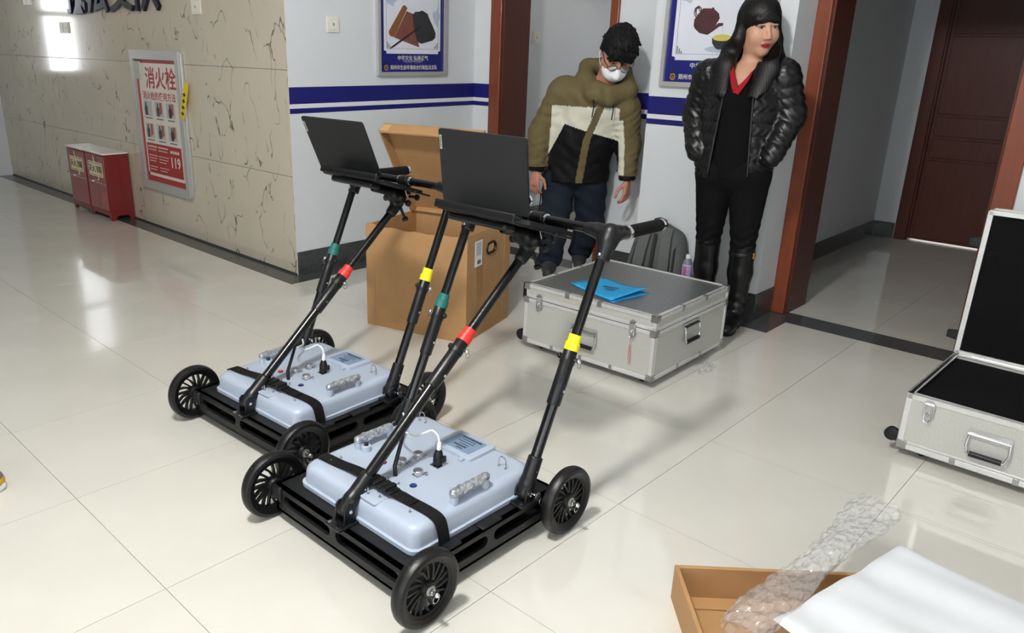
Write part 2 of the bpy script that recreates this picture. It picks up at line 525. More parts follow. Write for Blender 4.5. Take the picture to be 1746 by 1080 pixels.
# far wall with the tall window whose light the marble mirrors
wf = wall('wall_back', -5.2, -0.6, 6.3, 6.5)
wall('wall_section', -0.6, 2.2, 6.3, 6.5, 2.25, H, parent=wf)
wall('wall_section', -0.6, 0.35, 6.3, 6.5, 0, 2.25, parent=wf)
wall('wall_section', 0.35, 1.44, 6.3, 6.5, 0, 1.02, parent=wf)
wall('wall_section', 0.75, 1.06, 6.3, 6.5, 1.02, 2.25, parent=wf)
wall('wall_section', 1.44, 2.2, 6.3, 6.5, 0, 2.25, parent=wf)
def window(n, x0, x1, z0, z1, y, split):
    w = MB()
    for a, b, c, d in ((x0, x0 + 0.03, z0, z1), (x1 - 0.03, x1, z0, z1), (x0, x1, z0, z0 + 0.03), (x0, x1, z1 - 0.03, z1), (x0, x1, split - 0.025, split + 0.025)):
        w.bx(a, b, y + 0.05, y + 0.1, c, d)
    o = struct(w.build('window_%d' % n, M['plastic_white'], smooth=0))
    for c, d in ((z0 + 0.03, split - 0.025), (split + 0.025, z1 - 0.03)):
        MB().bx(x0 + 0.03, x1 - 0.03, y + 0.07, y + 0.076, c, d).build('pane', M['pane'], o, smooth=0)
window(1, 1.06, 1.44, 1.02, 2.25, 6.3, 1.63)
window(2, 0.35, 0.75, 1.02, 2.25, 6.3, 1.63)
M['dim_blind'] = mat('beige_dimming_blind', (196, 180, 150), 0.8, var=0.03)
MB().bx(0.355, 0.745, 6.33, 6.334, 1.03, 2.245).build('dimming_blind', M['dim_blind'], bpy.data.objects['window_2'], smooth=0)  # unseen sheet added to dim this window's reflection in the marble
for x_ in (1.25,):
    pl_ = bpy.data.lights.new('sky_portal', 'AREA'); pl_.shape = 'RECTANGLE'; pl_.size = 0.4; pl_.size_y = 1.23; pl_.cycles.is_portal = True
    po__ = bpy.data.objects.new('sky_portal', pl_); COL.objects.link(po__); po__.location = (x_, 6.48, 1.635); po__.rotation_euler = (-PI / 2, 0, 0)
# white wall that returns from the marble corner
wa = wall('wall_center', 1.976, XB + 0.04, YA, YA + 0.2)
MB().bx(1.957, 1.976, YA, YA + 0.0012, 0, H).build('painted_return', M['white'], wa, smooth=0)
# wall with the inner room's doorway
wbk = wall('wall_recess', XB, XB + 0.27, 0.88, YA + 0.1)
wall('wall_section', XB, XB + 0.27, -0.6, -0.12, parent=wbk)
wall('wall_section', XB, XB + 0.27, -0.12, 0.88, 2.12, H, parent=wbk)
# pillar with the teapot poster
wc = wall('wall_pillar', XC, XB + 0.27, -1.29, -0.53)
# wall with the corridor doorway
wr = wall('wall_right', XD, XD + 0.26, -8.0, -2.27)
wall('wall_section', XD, XD + 0.26, -2.27, -1.29, 2.14, H, parent=wr)
# corridor
wk = wall('wall_corridor', XD + 0.26, 6.03, -1.0, -0.6)
wall('wall_section', 6.03, 6.2, -1.17, -0.6, parent=wk)
wall('wall_section', 6.03, 6.2, -2.7, -1.17, 2.12, H, parent=wk)
wall('wall_section', 6.03, 6.2, -2.7, -2.16, parent=wk)
wall('wall_section', XD + 0.26, 6.2, -2.8, -2.6, parent=wk)
# inner room
wi = wall('wall_inner', XB + 0.27, 6.4, 1.15, 1.35)
wall('wall_section', 6.3, 6.5, -0.6, 1.15, parent=wi)
# hall behind and beside the photographer, with broad unseen windows added for fill light
wq = wall('wall_front', -5.2, 6.4, -8.2, -8.0, 2.62, H)
for a, b in ((-5.2, -4.4), (-1.4, 6.4)):
    wall('wall_section', a, b, -8.2, -8.0, 0, 2.62, parent=wq)
wall('wall_section', -4.4, -1.4, -8.2, -8.0, 0, 0.9, parent=wq)
ws = wall('wall_side', -5.2, -5.0, -8.0, 6.5, 0, 0.9)
wall('wall_section', -5.2, -5.0, -8.0, 6.5, 2.62, H, parent=ws)
for a, b in ((-8.0, -7.4), (-1.4, 6.5)):
    wall('wall_section', -5.2, -5.0, a, b, 0.9, 2.62, parent=ws)
def fill_window(n, a, b, place, loc, rot):
    """row of panes between a and b; place maps (along, depth) boxes into the wall"""
    fr_ = MB(); k = 6; q = np.linspace(a, b, k + 1)
    for t in q: place(fr_, max(a, t - 0.025), min(b, t + 0.025), 0.08, 0.13, 0.9, 2.62)
    for z0_ in (0.9, 2.58): place(fr_, a, b, 0.08, 0.13, z0_, z0_ + 0.04)
    wo = struct(fr_.build('window_%d' % n, M['plastic_white'], smooth=0))  # added out-of-view window, there to let fill light in
    for i in range(k):
        pm = MB(); place(pm, q[i] + 0.025, q[i + 1] - 0.025, 0.1, 0.106, 0.94, 2.58)
        pm.build('pane', M['pane'], wo, smooth=0)
    pl_ = bpy.data.lights.new('sky_portal', 'AREA'); pl_.shape = 'RECTANGLE'; pl_.size = b - a; pl_.size_y = 1.72; pl_.cycles.is_portal = True
    ob = bpy.data.objects.new('sky_portal', pl_); COL.objects.link(ob); ob.location = loc; ob.rotation_euler = rot
fill_window(3, -4.4, -1.4, lambda m, a, b, d0, d1, z0_, z1_: m.bx(a, b, -8.0 - d1, -8.0 - d0, z0_, z1_), (-2.9, -8.18, 1.76), (PI / 2, 0, 0))
fill_window(4, -7.4, -1.4, lambda m, a, b, d0, d1, z0_, z1_: m.bx(-5.0 - d1, -5.0 - d0, a, b, z0_, z1_), (-5.18, -4.4, 1.76), (PI / 2, 0, -PI / 2))
cl = struct(MB().bx(-5.2, 6.6, -8.2, 6.6, H, H + 0.1).build('ceiling', M['ceil'], smooth=0))

# skirting
def base(n, x0, x1, y0, y1, z1=0.145):
    struct(MB().bx(x0, x1, y0, y1, 0, z1).build('baseboard_%s' % n, M['granite'], bevel=0.002))
base('center', 1.96, XB - 0.0005, YA - 0.006, YA + 0.01)
base('recess', XB - 0.006, XB + 0.01, 0.892, YA - 0.007)
base('doorside', XB - 0.006, XB + 0.01, -0.525, -0.135)
base('pillar', XC - 0.006, XC + 0.01, -1.296, -0.5305)
base('pillar_side', XC + 0.0105, XD - 0.002, -1.296, -1.28)
base('corridor', XD + 0.27, 6.024, -1.01, -0.99, 0.12)
base('corridor_end', 6.022, 6.05, -1.158, -1.011, 0.12)
base('inner', XB + 0.29, 6.28, 1.14, 1.16, 0.12)
base('right', XD - 0.006, XD + 0.01, -4.9, -2.29)
base('marble_foot', 1.95, 1.958, 1.052, 6.3, 0.012)

# painted stripes on the three white walls
def stripes(fn, parent):
    for z0, z1, m in ((1.028, 1.123, 'blue'), (1.003, 1.028, 'stripe_white'), (0.974, 1.003, 'blue')):
        fn(z0, z1).build('stripe', M[m], parent, smooth=0)
stripes(lambda a, b: MB().bx(1.958, XB - 0.001, YA - 0.0012, YA, a, b), wa)
stripes(lambda a, b: MB().bx(XB - 0.0012, XB, 0.891, YA - 0.0013, a, b), wbk)
stripes(lambda a, b: MB().bx(XB - 0.0012, XB, -0.53, -0.131, a, b), wbk)
stripes(lambda a, b: MB().bx(XC - 0.0012, XC, -1.289, -0.5305, a, b), wc)

# door casings
def casing(n, y_left, y_right, x, depth, top, wl_, wr_, m='wood'):
    """frame of an opening in a wall facing -X: y_left > y_right are the clear edges"""
    mb = MB()
    mb.bx(x - 0.018, x + 0.004, y_left, y_left + wl_, 0.001, top + 0.08)
    mb.bx(x - 0.018, x + 0.004, y_right - wr_, y_right, 0.001, top + 0.08)
    mb.bx(x - 0.018, x + 0.004, y_right - wr_, y_left + wl_, top, top + 0.09)
    o = struct(mb.build('trim_%d' % n, M[m], bevel=0.004))
    lb = MB()
    lb.bx(x + 0.003, x + depth, y_left - 0.012, y_left + 0.05, 0.001, top)
    lb.bx(x + 0.003, x + depth, y_right - 0.05, y_right + 0.012, 0.001, top)
    lb.bx(x + 0.003, x + depth, y_right - 0.05, y_left + 0.05, top, top + 0.03)
    lb.build('lining', M['wood_dark_shaded'], o, bevel=0.002)  # lining darker than the casing: its shade is put into the colour
    return o
casing(1, 0.795, -0.072, XB, 0.275, 2.05, 0.095, 0.058)
casing(2, -1.362, -2.195, XD, 0.262, 2.08, 0.072, 0.085)
d3 = casing(3, -1.25, -2.08, 6.03, 0.12, 2.05, 0.085, 0.085, 'wood_dark_shaded')
# closed door at the end of the corridor
dr = struct(MB().bx(6.07, 6.11, -2.069, -1.2615, 0.012, 2.0495).build('door_1', M['wood_dark_shaded'], smooth=0))
for i, (z0, z1) in enumerate(((0.03, 0.62), (0.64, 0.78), (0.80, 0.94), (0.96, 1.5), (1.52, 2.03))):
    MB().bx(6.062, 6.071, -2.06, -1.283, z0, z1).build('panel', M['wood_dark_shaded'], dr, bevel=0.003)
ld = bpy.data.lights.new('room_beyond_light', 'AREA'); ld.energy = 3; ld.size = 0.7; ld.color = (1, 0.97, 0.92)
lo = bpy.data.objects.new('room_beyond_light', ld); COL.objects.link(lo); lo.location = (6.5, -1.67, 0.4); lo.rotation_euler = (0, math.radians(40), 0)

# ------------------------------------------------------------------ ceiling lamps (round opal globes)
for k, (x, y, wts, colr, sz) in enumerate(LAMPS):
    lab = ['round opal globe lamp on the ceiling above the nearer cart', 'unseen round opal globe lamp added to the ceiling in front of the marble wall', 'round opal globe lamp on the ceiling of the small room behind the doorway'][k]
    r = empty('ceiling_lamp', (x, y, H), 0, lab, 'lamp', 'ceiling globe lamps')
    h = sz / 2
    MB().lathe([(h + 0.02, -0.001), (h + 0.02, -0.02), (h + 0.005, -0.03)], (0, 0, 0), (0, 0, 1), 32).build('base_ring', M['alu_frame'], r)
    gm = mat('lit_opal_globe', (240, 238, 232), 0.4)
    gb = gm.node_tree.nodes['Principled BSDF']; gb.inputs['Emission Color'].default_value = (*colr, 1); gb.inputs['Emission Strength'].default_value = wts / (4 * PI * PI * h * h)
    MB().ball((0, 0, -h - 0.025), h, 24, 14).build('opal_globe', gm, r)
# ------------------------------------------------------------------ the two push carts
M['cart_black'] = mat('moulded_black_plastic', (17, 18, 20), 0.48, spec=0.35, var=0.05, vscale=40, bump=0.08, bscale=400)
M['tube'] = mat('black_anodised_tube', (7, 7, 8), 0.2, var=0.05, vscale=30)
M['sleeve'] = mat('satin_black_sleeve', (15, 16, 18), 0.36, spec=0.4, var=0.05, vscale=40)
M['shell'] = mat('pale_blue_grey_shell', (170, 181, 198), 0.3, var=0.015, vscale=8, spec=0.5)
M['web'] = mat('black_webbing', (12, 12, 13), 0.8, spec=0.2, var=0.12, vscale=120, bump=0.3, bscale=500)
M['foam_grip'] = mat('black_foam_grip', (10, 10, 11), 0.85, spec=0.2, var=0.1, vscale=90, bump=0.4, bscale=600)
M['red'] = mat('red_plastic', (222, 48, 40), 0.4, var=0.03)
M['yellow'] = mat('yellow_plastic', (240, 224, 30), 0.4, var=0.03)
M['teal'] = mat('teal_plastic', (24, 104, 96), 0.4, var=0.03)
M['red_btn'] = mat('red_button', (200, 60, 52), 0.3, var=0.02)
M['blue_btn'] = mat('blue_button', (24, 60, 120), 0.3, var=0.02)
M['cable'] = mat('white_cable', (225, 227, 228), 0.4, var=0.02)
M['label'] = mat('blue_grey_label', (120, 142, 172), 0.4, var=0.03)
M['film'] = glass_mat('clear_film', (0.96, 0.97, 0.98), 0.5, 0.12)
M['bubble'] = mat('crinkled_clear_wrap', (186, 191, 196), 0.14, metal=0.65, var=0.45, vscale=110, bump=1.0, bscale=75, coat=0.8)

def stadium(x0, x1, y0, y1, n=8):
    r = (y1 - y0) / 2; cy = (y0 + y1) / 2; out = []
    for i in range(n + 1):
        a = -PI / 2 + PI * i / n; out.append((x1 - r + r * math.cos(a), cy + r * math.sin(a)))
    for i in range(n + 1):
        a = PI / 2 + PI * i / n; out.append((x0 + r + r * math.cos(a), cy + r * math.sin(a)))
    return out

def lerp(a, b, t): return Vector(a) * (1 - t) + Vector(b) * t

def make_cart(loc, rz, label):
    root = empty('survey_cart', loc, rz, label, 'cart', 'wheeled survey carts')
    FU0, FU1, FV0, FV1, FZ0, FZ1 = -0.293, 0.285, -0.288, 0.303, 0.037, 0.125
    # frame with slotted sides
    fr = MB()
    L = FV1 - FV0
    side = plate2d([(0, 0), (L, 0), (L, 0.088), (0, 0.088)], [stadium(0.04, 0.262, 0.03, 0.064)[::-1], stadium(0.287, 0.55, 0.03, 0.064)[::-1]], 0.012)
    for x in (FU0 + 0.006, FU1 - 0.006):
        fr.mesh(side, Matrix(((0, 0, 1, x), (-1, 0, 0, FV1), (0, 1, 0, FZ0), (0, 0, 0, 1))))
    L2 = FU1 - FU0
    side2 = plate2d([(0, 0), (L2, 0), (L2, 0.088), (0, 0.088)], [stadium(0.05, 0.285, 0.03, 0.066)[::-1], stadium(0.31, 0.535, 0.03, 0.066)[::-1]], 0.012)
    for y in (FV0 + 0.006, FV1 - 0.006):
        fr.mesh(side2, Matrix(((1, 0, 0, FU0), (0, 0, 1, y), (0, 1, 0, FZ0), (0, 0, 0, 1))))
    ring = plate2d([(FU0, FV0), (FU1, FV0), (FU1, FV1), (FU0, FV1)], [[(-0.2, -0.2), (-0.2, 0.2), (0.2, 0.2), (0.2, -0.2)]], 0.008)
    fr.mesh(ring, Matrix.Translation((0, 0, FZ1 - 0.004)))
    fr.mesh(ring, Matrix.Translation((0, 0, FZ0 + 0.004)))
    fr.bx(-0.23, 0.23, -0.23, 0.23, FZ0 + 0.002, FZ0 + 0.008)
    fr.bx(-0.245, 0.245, -0.245, 0.25, 0.07, 0.122)
    fr.build('frame', M['cart_black'], root, bevel=0.0025)
    # raised pads on the frame edge
    MB().bx(-0.03, 0.05, FV0 - 0.001, -0.255, 0.124, 0.13).build('pad', M['cart_black'], root, bevel=0.003)
    MB().bx(-0.19, -0.11, FV0 - 0.001, -0.255, 0.124, 0.131).build('strap_anchor', M['cart_black'], root, bevel=0.003)
    # wheels
    R = 0.104
    ty = MB().lathe([(R - 0.027, -0.013), (R - 0.014, -0.019), (R - 0.005, -0.0165), (R - 0.001, -0.009), (R, 0), (R - 0.001, 0.009), (R - 0.005, 0.0165), (R - 0.014, 0.019), (R - 0.027, 0.013)], (0, 0, 0), (0, 1, 0), 56, closed=True).data('wheel', M['rubber'])
    rm = MB()
    rm.lathe([(R - 0.0285, -0.011), (R - 0.025, -0.013), (R - 0.025, 0.013), (R - 0.0285, 0.011), (R - 0.034, 0.008), (R - 0.034, -0.008)], (0, 0, 0), (0, 1, 0), 48, closed=True)
    rm.lathe([(0.008, -0.017), (0.02, -0.015), (0.024, -0.008), (0.024, 0.008), (0.02, 0.015), (0.008, 0.017)], (0, 0, 0), (0, 1, 0), 24)
    for k in range(9):
        a = 2 * PI * k / 9
        for da in (-0.15, 0.15):
            p0 = Vector((0.022 * math.cos(a + da * 0.5), 0, 0.022 * math.sin(a + da * 0.5)))
            pm = Vector((0.05 * math.cos(a + 0.28 + da), 0, 0.05 * math.sin(a + 0.28 + da)))
            p1 = Vector(((R - 0.03) * math.cos(a + 0.42 + da * 1.4), 0, (R - 0.03) * math.sin(a + 0.42 + da * 1.4)))
            for q0, q1 in ((p0, pm), (pm, p1)):
                t = (q1 - q0).normalized(); nn = Vector((-t.z, 0, t.x)) * 0.0031
                rm.add([q0 - nn + Vector((0, -.006, 0)), q0 + nn + Vector((0, -.006, 0)), q1 + nn + Vector((0, -.006, 0)), q1 - nn + Vector((0, -.006, 0)), q0 - nn + Vector((0, .006, 0)), q0 + nn + Vector((0, .006, 0)), q1 + nn + Vector((0, .006, 0)), q1 - nn + Vector((0, .006, 0))],
                       [(0, 1, 2, 3), (7, 6, 5, 4), (0, 4, 5, 1), (1, 5, 6, 2), (2, 6, 7, 3), (3, 7, 4, 0)])
    rim = rm.data('rim', M['black'])
    for su in (-1, 1):
        for sv in (-1, 1):
            w = link('wheel', ty, root); w.location = (0.282 * su, 0.333 * sv, R)
            link('rim', rim, w)
            ax = MB()
            ax.cyl((0, -0.02 * sv, 0), (0, 0.026 * sv, 0), 0.0085)
            ax.cyl((0, 0.026 * sv, 0), (0, 0.034 * sv, 0), 0.0055)
            ax.ball((0, 0.038 * sv, 0), 0.0075, sc=(1, 1.2, 1))
            rr = [(0.010 * math.sin(t) - 0.004, 0.040 * sv, -0.010 - 0.010 * math.cos(t)) for t in np.linspace(0, 2 * PI, 13)]
            ax.tube(rr, 0.0014, 6, cap=False)
            ax.build('axle_pin', M['chrome'], w)
            hb = MB().lathe([(0.012, 0.0), (0.014, 0.018), (0.010, 0.021)], (0, 0, 0), (0, sv, 0), 20)
            hb.build('hub_cap', M['alu_frame'], w)
            st = MB().bx(0.282 * su - 0.02, 0.282 * su + 0.02, min(0.27 * sv, 0.312 * sv), max(0.27 * sv, 0.312 * sv), 0.075, 0.122)
            st.build('axle_block', M['cart_black'], root, bevel=0.004)
    # electronics housing
    en = MB()
    w_, h_ = 0.497, 0.502
    prof = [(0.0, 0.126, 0.03), (-0.001, 0.138, 0.03), (0.006, 0.14, 0.03), (0.008, 0.178, 0.032), (0.011, 0.188, 0.034), (0.017, 0.195, 0.036), (0.026, 0.199, 0.038), (0.036, 0.200, 0.04)]
    en.rings([[(x, y, z) for x, y in rrect(0.002, -0.001, w_ - 2 * d, h_ - 2 * d, r, 7)] for d, z, r in prof])
    shell = en.build('housing', M['shell'], root, smooth=50)
    ZT = 0.2
    # label plate
    lp = MB(); ang = 0.0
    rbox(lp, 0.108, 0.228, -0.104, 0.05, ZT - 0.002, ZT + 0.012, 0.012, 0.004)
    lp.bx(0.093, 0.11, -0.085, -0.07, ZT, ZT + 0.008)
    plate = lp.build('label_plate', M['shell'], root)
    MB().bx(0.126, 0.21, -0.082, 0.032, ZT + 0.012, ZT + 0.0125).build('label_print', M['label'], plate)
    ln = MB()
    for i, (a, b, t) in enumerate(((-0.07, 0.01, 0.0042), (-0.055, 0.0, 0.0018), (-0.06, 0.005, 0.0018), (-0.05, -0.01, 0.0018), (-0.05, 0.0, 0.0034), (-0.045, -0.02, 0.0022))):
        u = 0.20 - i * 0.0125
        n = 12 if i in (0, 4) else 7
        for k in range(n):
            y0 = b + (a - b) * k / n
            ln.bx(u - t, u + t, y0 + (a - b) / n * 0.78, y0, ZT + 0.0125, ZT + 0.0129)
    ln.build('label_lines', M['ink'], plate, smooth=0)
    # wrapped carrying handles
    for (u0, u1, v) in ((-0.083, 0.055, -0.222), (-0.078, 0.058, 0.188)):
        hd = MB()
        for uu in (u0 + 0.008, u1 - 0.008):
            rbox(hd, uu - 0.011, uu + 0.011, v - 0.011, v + 0.011, ZT - 0.002, ZT + 0.022, 0.008, 0.003)
        hd.cyl((u0 + 0.008, v, ZT + 0.021), (u1 - 0.008, v, ZT + 0.021), 0.0075)
        ho = hd.build('carry_handle', M['shell'], root)
        s = SDF((u0 - 0.03, v - 0.04, ZT), (u1 + 0.03, v + 0.04, ZT + 0.07), 0.0035)
        rnd = np.random.RandomState(3)
        s.cap((u0 + 0.006, v, ZT + 0.03), (u1 - 0.006, v, ZT + 0.03), 0.013, 0.013, 0.004)
        for k in range(26):
            a = rnd.uniform(0, 2 * PI); t = rnd.uniform(0, 1)
            s.ell((u0 + 0.006 + (u1 - u0 - 0.012) * t, v + 0.011 * math.cos(a), ZT + 0.03 + 0.011 * math.sin(a)), (0.0075, 0.005, 0.005), 0.003)
        s.build('clear_wrap', M['bubble'], ho)
    bs = MB().lathe([(0.016, -0.002), (0.015, 0.017), (0.013, 0.019)], (-0.062, 0.162, ZT), (0, 0, 1), 20).build('socket_post', M['shell'], root)
    MB().ball((-0.062, 0.162, ZT + 0.021), 0.0075).build('rubber_plug', M['black'], bs)
    # capped connectors
    for (u, v) in ((0.022, 0.024), (-0.039, 0.028), (-0.046, -0.05)):
        cp = MB()
        cp.bx(u - 0.014, u + 0.014, v - 0.013, v + 0.013, ZT - 0.001, ZT + 0.003)
        cp.lathe([(0.0125, 0.003), (0.0125, 0.008), (0.0145, 0.009), (0.0145, 0.016), (0.0125, 0.018)], (u, v, ZT), (0, 0, 1), 22)
        cp.bx(u + 0.010, u + 0.02, v - 0.02, v - 0.012, ZT + 0.006, ZT + 0.009)
        co = cp.build('connector_cap', M['chrome'], root, bevel=0.0006)
        MB().lathe([(0.0105, 0.0178), (0.0105, 0.0186)], (u, v, ZT), (0, 0, 1), 18).build('cap_disc', M['alu_frame'], co)
    # plug with white cable
    pl = MB()
    pl.bx(0.014, 0.046, -0.068, -0.034, ZT - 0.001, ZT + 0.004)
    po = pl.build('plug_socket', M['chrome'], root)
    pb = MB()
    pb.lathe([(0.0135, 0.004), (0.0145, 0.01), (0.0145, 0.032), (0.011, 0.045), (0.0085, 0.05)], (0.03, -0.05, ZT), (0.12, 0.02, 1), 18)
    pb.bx(0.03, 0.05, -0.066, -0.058, ZT + 0.012, ZT + 0.03)
    pb.build('plug_body', M['black'], po)
    cb = MB()
    cb.lathe([(0.0065, 0.05), (0.006, 0.072), (0.0045, 0.074)], (0.03, -0.05, ZT), (0.12, 0.02, 1), 14)
    path = [(0.038, -0.048, 0.272), (0.038, -0.042, 0.292), (0.03, -0.025, 0.305), (0.014, -0.01, 0.296), (0.0, 0.012, 0.285), (-0.004, 0.05, 0.283), (0.01, 0.09, 0.27), (0.04, 0.125, 0.25), (0.09, 0.16, 0.235), (0.13, 0.20, 0.22), (0.16, 0.245, 0.22)]
    PV = [Vector(p) for p in path]; sm = []
    for i in range(len(PV) - 1):
        a0, a1, a2, a3 = PV[max(i - 1, 0)], PV[i], PV[i + 1], PV[min(i + 2, len(PV) - 1)]
        for k in range(4):
            t = k / 4
            sm.append(0.5 * ((2 * a1) + (a2 - a0) * t + (2 * a0 - 5 * a1 + 4 * a2 - a3) * t * t + (3 * a1 - a0 - 3 * a2 + a3) * t ** 3))
    cb.tube(sm + [PV[-1]], 0.0032, 8)
    cb.build('signal_cable', M['cable'], po)
    # pull rings
    for (u, v) in ((0.19, 0.186), (0.158, -0.188)):
        p = [(u, v - 0.013, ZT - 0.004)] + [(u, v - 0.013 * math.cos(t), ZT + 0.022 + 0.013 * math.sin(t)) for t in np.linspace(0, PI, 9)] + [(u, v + 0.013, ZT - 0.004)]
        ro = MB().tube(p, 0.0017, 8).build('pull_ring', M['chrome'], root)
        for dv in (-0.013, 0.013): MB().lathe([(0.004, 0), (0.004, 0.003)], (u, v + dv, ZT), (0, 0, 1), 8).build('nut', M['chrome'], ro)
    for (u, v, mm) in ((-0.072, 0.072, 'red_btn'), (-0.095, -0.083, 'blue_btn')):
        bo = MB().lathe([(0.0085, 0), (0.0085, 0.004), (0.006, 0.005)], (u, v, ZT), (0, 0, 1), 18).build('button', M[mm], root)
        MB().lathe([(0.0105, -0.001), (0.0105, 0.002)], (u, v, ZT), (0, 0, 1), 18).build('button_collar', M['black'], bo)
    # bolts and studs
    for (u, v, h) in ((-0.127, 0.04, 0.022), (-0.137, -0.028, 0.02), (-0.213, -0.031, 0.022), (-0.201, -0.066, 0.008), (-0.143, -0.07, 0.008), (-0.19, -0.175, 0.009), (-0.181, 0.177, 0.009), (-0.145, 0.177, 0.008), (0.232, 0.05, 0.01), (0.232, -0.043, 0.01), (-0.12, -0.05, 0.007)):
        z = ZT if abs(u) < 0.225 else 0.196
        MB().cyl((u, v, z - 0.006), (u, v, z + h), 0.0021, n=8).lathe([(0.0042, 0), (0.0042, 0.004)], (u, v, z), (0, 0, 1), 6).build('bolt', M['chrome'], root)
    pp = MB(); rbox(pp, -0.235, -0.185, -0.085, -0.02, ZT - 0.002, ZT + 0.002, 0.008, 0.001)
    pp.build('stud_plate', M['shell'], root)
    # strap across the housing with its buckle
    sp = [(-0.165, 0.262, 0.13), (-0.168, 0.255, 0.17), (-0.172, 0.243, 0.192), (-0.177, 0.215, 0.204), (-0.172, 0.15, 0.205), (-0.165, 0.08, 0.21), (-0.167, 0.0, 0.215), (-0.169, -0.06, 0.215), (-0.16, -0.12, 0.206), (-0.155, -0.18, 0.2045), (-0.154, -0.225, 0.203), (-0.152, -0.248, 0.192), (-0.151, -0.258, 0.165), (-0.15, -0.264, 0.131)]
    st = MB(); rr = []
    P = [Vector(p) for p in sp]
    fine = []
    for i in range(len(P) - 1):
        for k in range(4):
            t = k / 4
            p0 = P[max(i - 1, 0)]; p1 = P[i]; p2 = P[i + 1]; p3 = P[min(i + 2, len(P) - 1)]
            fine.append(0.5 * ((2 * p1) + (p2 - p0) * t + (2 * p0 - 5 * p1 + 4 * p2 - p3) * t * t + (3 * p1 - p0 - 3 * p2 + p3) * t ** 3))
    fine.append(P[-1])
    for i, p in enumerate(fine):
        t = (fine[min(i + 1, len(fine) - 1)] - fine[max(i - 1, 0)]).normalized()
        side = Vector((1, 0, 0)); nn = t.cross(side).normalized()
        if nn.z < 0 and abs(nn.z) > 0.3: nn = -nn
        hw = 0.019
        rr.append([p - side * hw - nn * 0.0012, p + side * hw - nn * 0.0012, p + side * hw + nn * 0.0012, p - side * hw + nn * 0.0012])
    st.rings(rr)
    so = st.build('strap', M['web'], root)
    bk = MB()
    for k, v in enumerate((0.0, -0.022, -0.044, -0.066)):
        bk.bx(-0.192, -0.146, v - 0.008, v + 0.008, 0.213, 0.222 + 0.002 * (k % 2))
    bk.bx(-0.19, -0.148, -0.09, -0.07, 0.211, 0.2175)
    bk.build('buckle', M['black'], so, bevel=0.002)
    MB().bx(-0.185, -0.15, 0.01, 0.06, 0.2135, 0.2175).build('strap_tail', M['web'], so, bevel=0.001)
    MB().bx(-0.178, -0.143, -0.16, -0.1, 0.2075, 0.2105).build('strap_tail', M['web'], so, bevel=0.001)
    # ---------------- tubes
    def telescopic(p0, p1, ring_t, ringmat, name, sv=0):
        d = (Vector(p1) - Vector(p0)); Lg = d.length; dn = d.normalized()
        at = lambda t: Vector(p0) + dn * t
        rt = ring_t * Lg
        lo = MB().cyl(at(0.02), at(rt - 0.02), 0.0160).build(name, M['tube'], root)
        MB().cyl(at(rt), at(Lg), 0.0145).build('upper_tube', M['tube'], lo)
        sl = MB().lathe([(0.0195, -0.175), (0.0205, -0.17), (0.0205, -0.012), (0.0195, -0.01)], at(rt), dn, 20)
        sl.build('sleeve', M['sleeve'], lo)
        MB().lathe([(0.0218, -0.012), (0.0218, 0.010), (0.0188, 0.012), (0.0188, 0.034), (0.0175, 0.035)], at(rt), dn, 22).build('collar_ring', M[ringmat], lo)
        kn = MB()
        side = Vector((0, -1, 0)) if sv <= 0 else Vector((0, 1, 0))
        q = at(rt - 0.035)
        kn.cyl(q - side * 0.028, q + side * 0.036, 0.0035, n=8)
        kn.ball(q + side * 0.037, 0.0075)
        c = q + side * 0.04 + Vector((0, 0, -0.012))
        kn.tube([(c.x + 0.008 * math.sin(t), c.y, c.z + 0.009 * math.cos(t)) for t in np.linspace(0, 2 * PI, 13)], 0.0013, 6, cap=False)
        kn.build('lock_pin', M['chrome'], lo)
        kb = MB().ball(q - side * 0.03, 0.009, sc=(1, 0.8, 1)).lathe([(0.0222, -0.002), (0.0222, 0.012)], at(rt - 0.05), dn, 18)
        kb.build('clamp_knob', M['black'], lo)
        for t in (rt - 0.13, 0.06):
            MB().cyl(at(t) - Vector((0, 0.0225, 0)), at(t) + Vector((0, 0.0225, 0)), 0.0042, n=10).build('bolt', M['chrome'], lo)
        # moulded foot of the tube
        s = SDF(np.array(at(0.04)) - 0.13, np.array(at(0.04)) + 0.13, 0.004)
        s.cap(at(0.02), at(0.095), 0.0225, 0.0215, 0.004)
        s.cap(at(-0.01), at(0.02), 0.0215, 0.0225, 0.008)
        s.cut(lambda Q: (Q - np.array(at(0.1), np.float32)) @ np.array(dn, np.float32))
        s.build('tube_foot', M['sleeve'], lo)
        return lo
    def hinge(p, base_z, name='hinge_bracket', yaw=0):
        h = MB(); x, y, z = p
        for s_ in (-1, 1):
            h.prism([(-0.02, base_z - z), (0.022, base_z - z), (0.017, 0.012), (0.008, 0.02), (-0.006, 0.02), (-0.015, 0.01)], Matrix(((1, 0, 0, x), (0, 0, 1, y + 0.019 * s_ - 0.003), (0, 1, 0, z), (0, 0, 0, 1))), 0.006)
        h.bx(x - 0.045, x + 0.035, y - 0.032, y + 0.032, base_z - 0.002, base_z + 0.006)
        ho = h.build(name, M['sleeve'], root, bevel=0.0015)
        MB().cyl((x, y - 0.028, z), (x, y + 0.028, z), 0.0055, n=12).build('hinge_bolt', M['chrome'], ho)
        for dy in (0.018, -0.018): MB().lathe([(0.0065, 0), (0.0065, 0.004)], (x - 0.036, y + dy, base_z + 0.006), (0, 0, 1), 6).build('plate_bolt', M['chrome'], ho)
